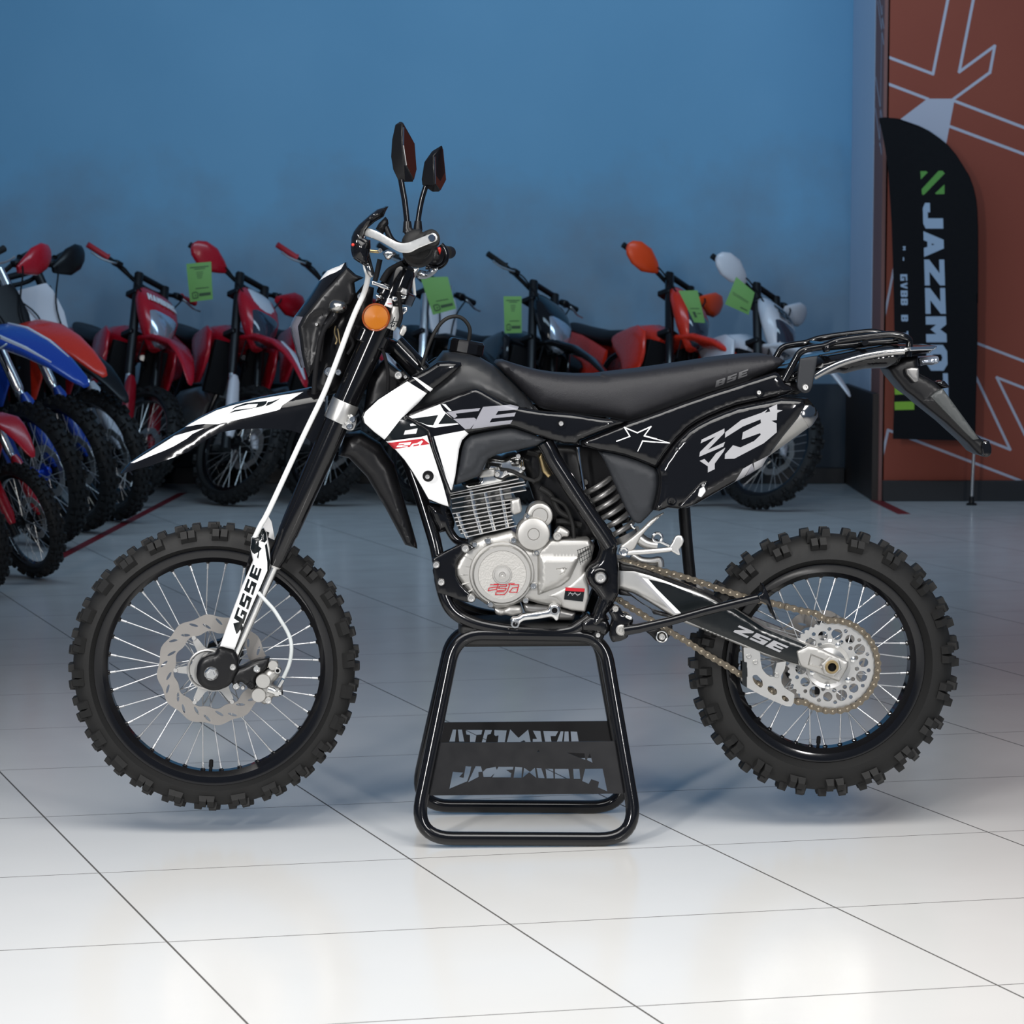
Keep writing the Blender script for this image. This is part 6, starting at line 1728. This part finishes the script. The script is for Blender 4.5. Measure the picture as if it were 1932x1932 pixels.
# ------------------------------------------------------------------ green price tags
def price_tag(corners, Y, label, marks=(), curl=.012):
    """corners TL, TR, BR, BL in pixels"""
    P4 = [WF.W(a, b, Y) for a, b in corners]
    mb = MB(); nu, nv = 6, 8
    V = []
    for j in range(nv+1):
        for i in range(nu+1):
            u, v = i/nu, j/nv
            p = (P4[0]*(1-u)+P4[1]*u)*(1-v)+(P4[3]*(1-u)+P4[2]*u)*v
            V.append(p+Vector((0, -curl*math.sin(PI*v)*.8-curl*math.sin(PI*u)*.4, 0)))
    n = len(V)
    F = [(j*(nu+1)+i, j*(nu+1)+i+1, (j+1)*(nu+1)+i+1, (j+1)*(nu+1)+i) for j in range(nv) for i in range(nu)]
    V2 = [p+Vector((0, .0012, 0)) for p in V]
    bd = [(i, i+1) for i in range(nu)]+[(j*(nu+1)+nu, (j+1)*(nu+1)+nu) for j in range(nv)]+[(nv*(nu+1)+i+1, nv*(nu+1)+i) for i in range(nu)]+[((j+1)*(nu+1), j*(nu+1)) for j in range(nv)]
    mb.add(V+V2, F+[tuple(k+n for k in f[::-1]) for f in F]+[(b, a, a+n, b+n) for a, b in bd])
    for u0, u1, v0, v1 in marks:
        q = []
        for k in range(9):
            for v in (v0, v1):
                u = u0+(u1-u0)*k/8
                p = (P4[0]*(1-u)+P4[1]*u)*(1-v)+(P4[3]*(1-u)+P4[2]*u)*v
                q.append(p+Vector((0, -curl*math.sin(PI*v)*.8-curl*math.sin(PI*u)*.4-.0012, 0)))
        mb.add(q, [(2*k, 2*k+2, 2*k+3, 2*k+1) for k in range(8)], 1)
    o = mb.build('price_tag', ['tag_green', 'tag_ink'], None, smooth=60)
    return tag(o, label, 'tag', 'green price tags on the parked motorcycles')
logo = [(.12, .16, .77, .92), (.16, .34, .75, .78), (.16, .34, .90, .93), (.34, .38, .77, .92), (.42, .92, .80, .88), (.24, .29, .82, .87)]
lines = [(.14, .90, .10, .125), (.30, .75, .15, .17), (.38, .66, .24, .255), (.38, .66, .29, .305), (.40, .62, .34, .355), (.42, .60, .39, .405), (.30, .86, .66, .68)]
ty = lambda v: WF.G(966, v).y-.25
yT = ty(953)
price_tag(B3('292,385 560,362 578,765 335,795'), yT, 'green price tag hanging from the red handguard, leftmost of the tags', lines+logo)
price_tag([B4('160,305')[0], B4('410,300')[0], B4('485,592')[0], B4('275,648')[0]], yT, 'green price tag hung crooked behind the raised bike fuel cap', [(.30, .80, .66, .68)]+logo)
price_tag(B4('918,478 1082,478 1084,812 928,815'), yT, 'narrow green price tag left of the black motorcycle headlight', lines+logo)
price_tag(B5('505,456 655,452 716,712 628,706'), yT-.12, 'green price tag hanging across the orange-red motorcycle headlight', [(.2, .8, .55, .57), (.25, .45, .66, .84), (.55, .85, .70, .72)])
price_tag(B5('962,345 1108,470 1060,648 872,562'), yT-.15, 'green price tag tilted over the white handguard, beside the white motorcycle headlight', [(.1, .85, .50, .52), (.12, .85, .56, .575), (.6, .9, .84, .88)])

# ------------------------------------------------------------------ feather banner in front of the orange wall
YF = YO-0.28
ban = thing('feather_banner', 'black feather banner with white vertical lettering on a thin pole by the orange wall', 'banner', (0, 0, 0))
bo = P6('510,1165')+P7('570,118 700,130 800,165 900,200 1000,250 1100,320 1180,385 1260,480 1330,590 1390,690 1430,800 1458,920 1468,1020 1475,1200 1476,1500 1474,1932')+G5('563,400 562,700 560,1000 552,1300 548,1467 340,1463 125,1458')+G5('132,1200 130,900 124,620 115,330')+P7('610,780 598,600 575,440 545,270')
def vt(BLx, y0, y1, x0, x1, t, gap, f):
    """lettering that reads downwards: x0 baseline side (left), x1 top side (right)"""
    return text(t, f('%f,%f' % (x0[0], y0))[0], f('%f,%f' % (x0[1], y1))[0], f('%f,%f' % (x1[1], y1))[0], f('%f,%f' % (x1[0], y0))[0], gap=gap)
let = vt(0, 228, 1250, (280, 302), (384, 412), 'JAZZMOT', .10, G5)
sm = vt(0, 600, 930, (160, 168), (196, 202), 'GVBB B T', .25, G5)
sm2 = vt(0, 455, 475, (174, 174), (188, 188), 'M', .1, G5)+[G5('174,512 180,512 180,530 174,530')]
grn = [P7('920,638 975,637 992,650 925,718'), P7('1098,634 1135,634 1157,660 960,865 945,872 935,860 932,815'), P7('1155,768 1155,862 1078,864 1064,855')]
lim = [G5('132,1175 250,1165 250,1222 134,1228'), G5('133,1265 234,1262 234,1305 134,1308')]
mb = MB().panel(WF, bo, YF, depth=0.004, step=0.04, Yf=lambda x, z: YF+0.012*math.sin(z*3.1+x*9), decals=dec(let, 1)+dec(sm, 1)+dec(sm2, 1)+dec(grn, 2)+dec(lim, 3))
mb.build('banner_sail', ['banner_cloth', 'banner_white', 'banner_green', 'banner_lime'], ban, smooth=60)
pole = G5('549,1440 546,1520 541,1600 536,1700 533,1772')
pp = LP2 = [WF.W(a, b, YF+.012) for a, b in pole]
pp[-1] = Vector((pp[-1].x, pp[-1].y, 0.0))
MB().tube(pp, 0.009, 12).build('banner_pole', 'aluminium', ban)
ed = [WF.W(a, b, YF+.014) for a, b in P6('515,1165')+P7('570,121 700,133 800,168 900,203 1000,253 1100,323 1180,388 1260,483 1330,593 1390,693 1430,803 1456,920 1466,1020 1473,1200 1474,1500 1472,1932')+G5('560,700 558,1000 550,1300 547,1460')]
MB().tube(ed, 0.006, 10).build('pole_sleeve', 'banner_cloth', ban)
MB().lathe([(0, 0.03), (0.008, 0.03), (0.012, 0.026), (0.014, 0.016), (0.05, 0.012), (0.05, 0)], (pp[-1].x, pp[-1].y, 0), (0, 0, 1), 28).build('pole_base', 'satin_black', ban)
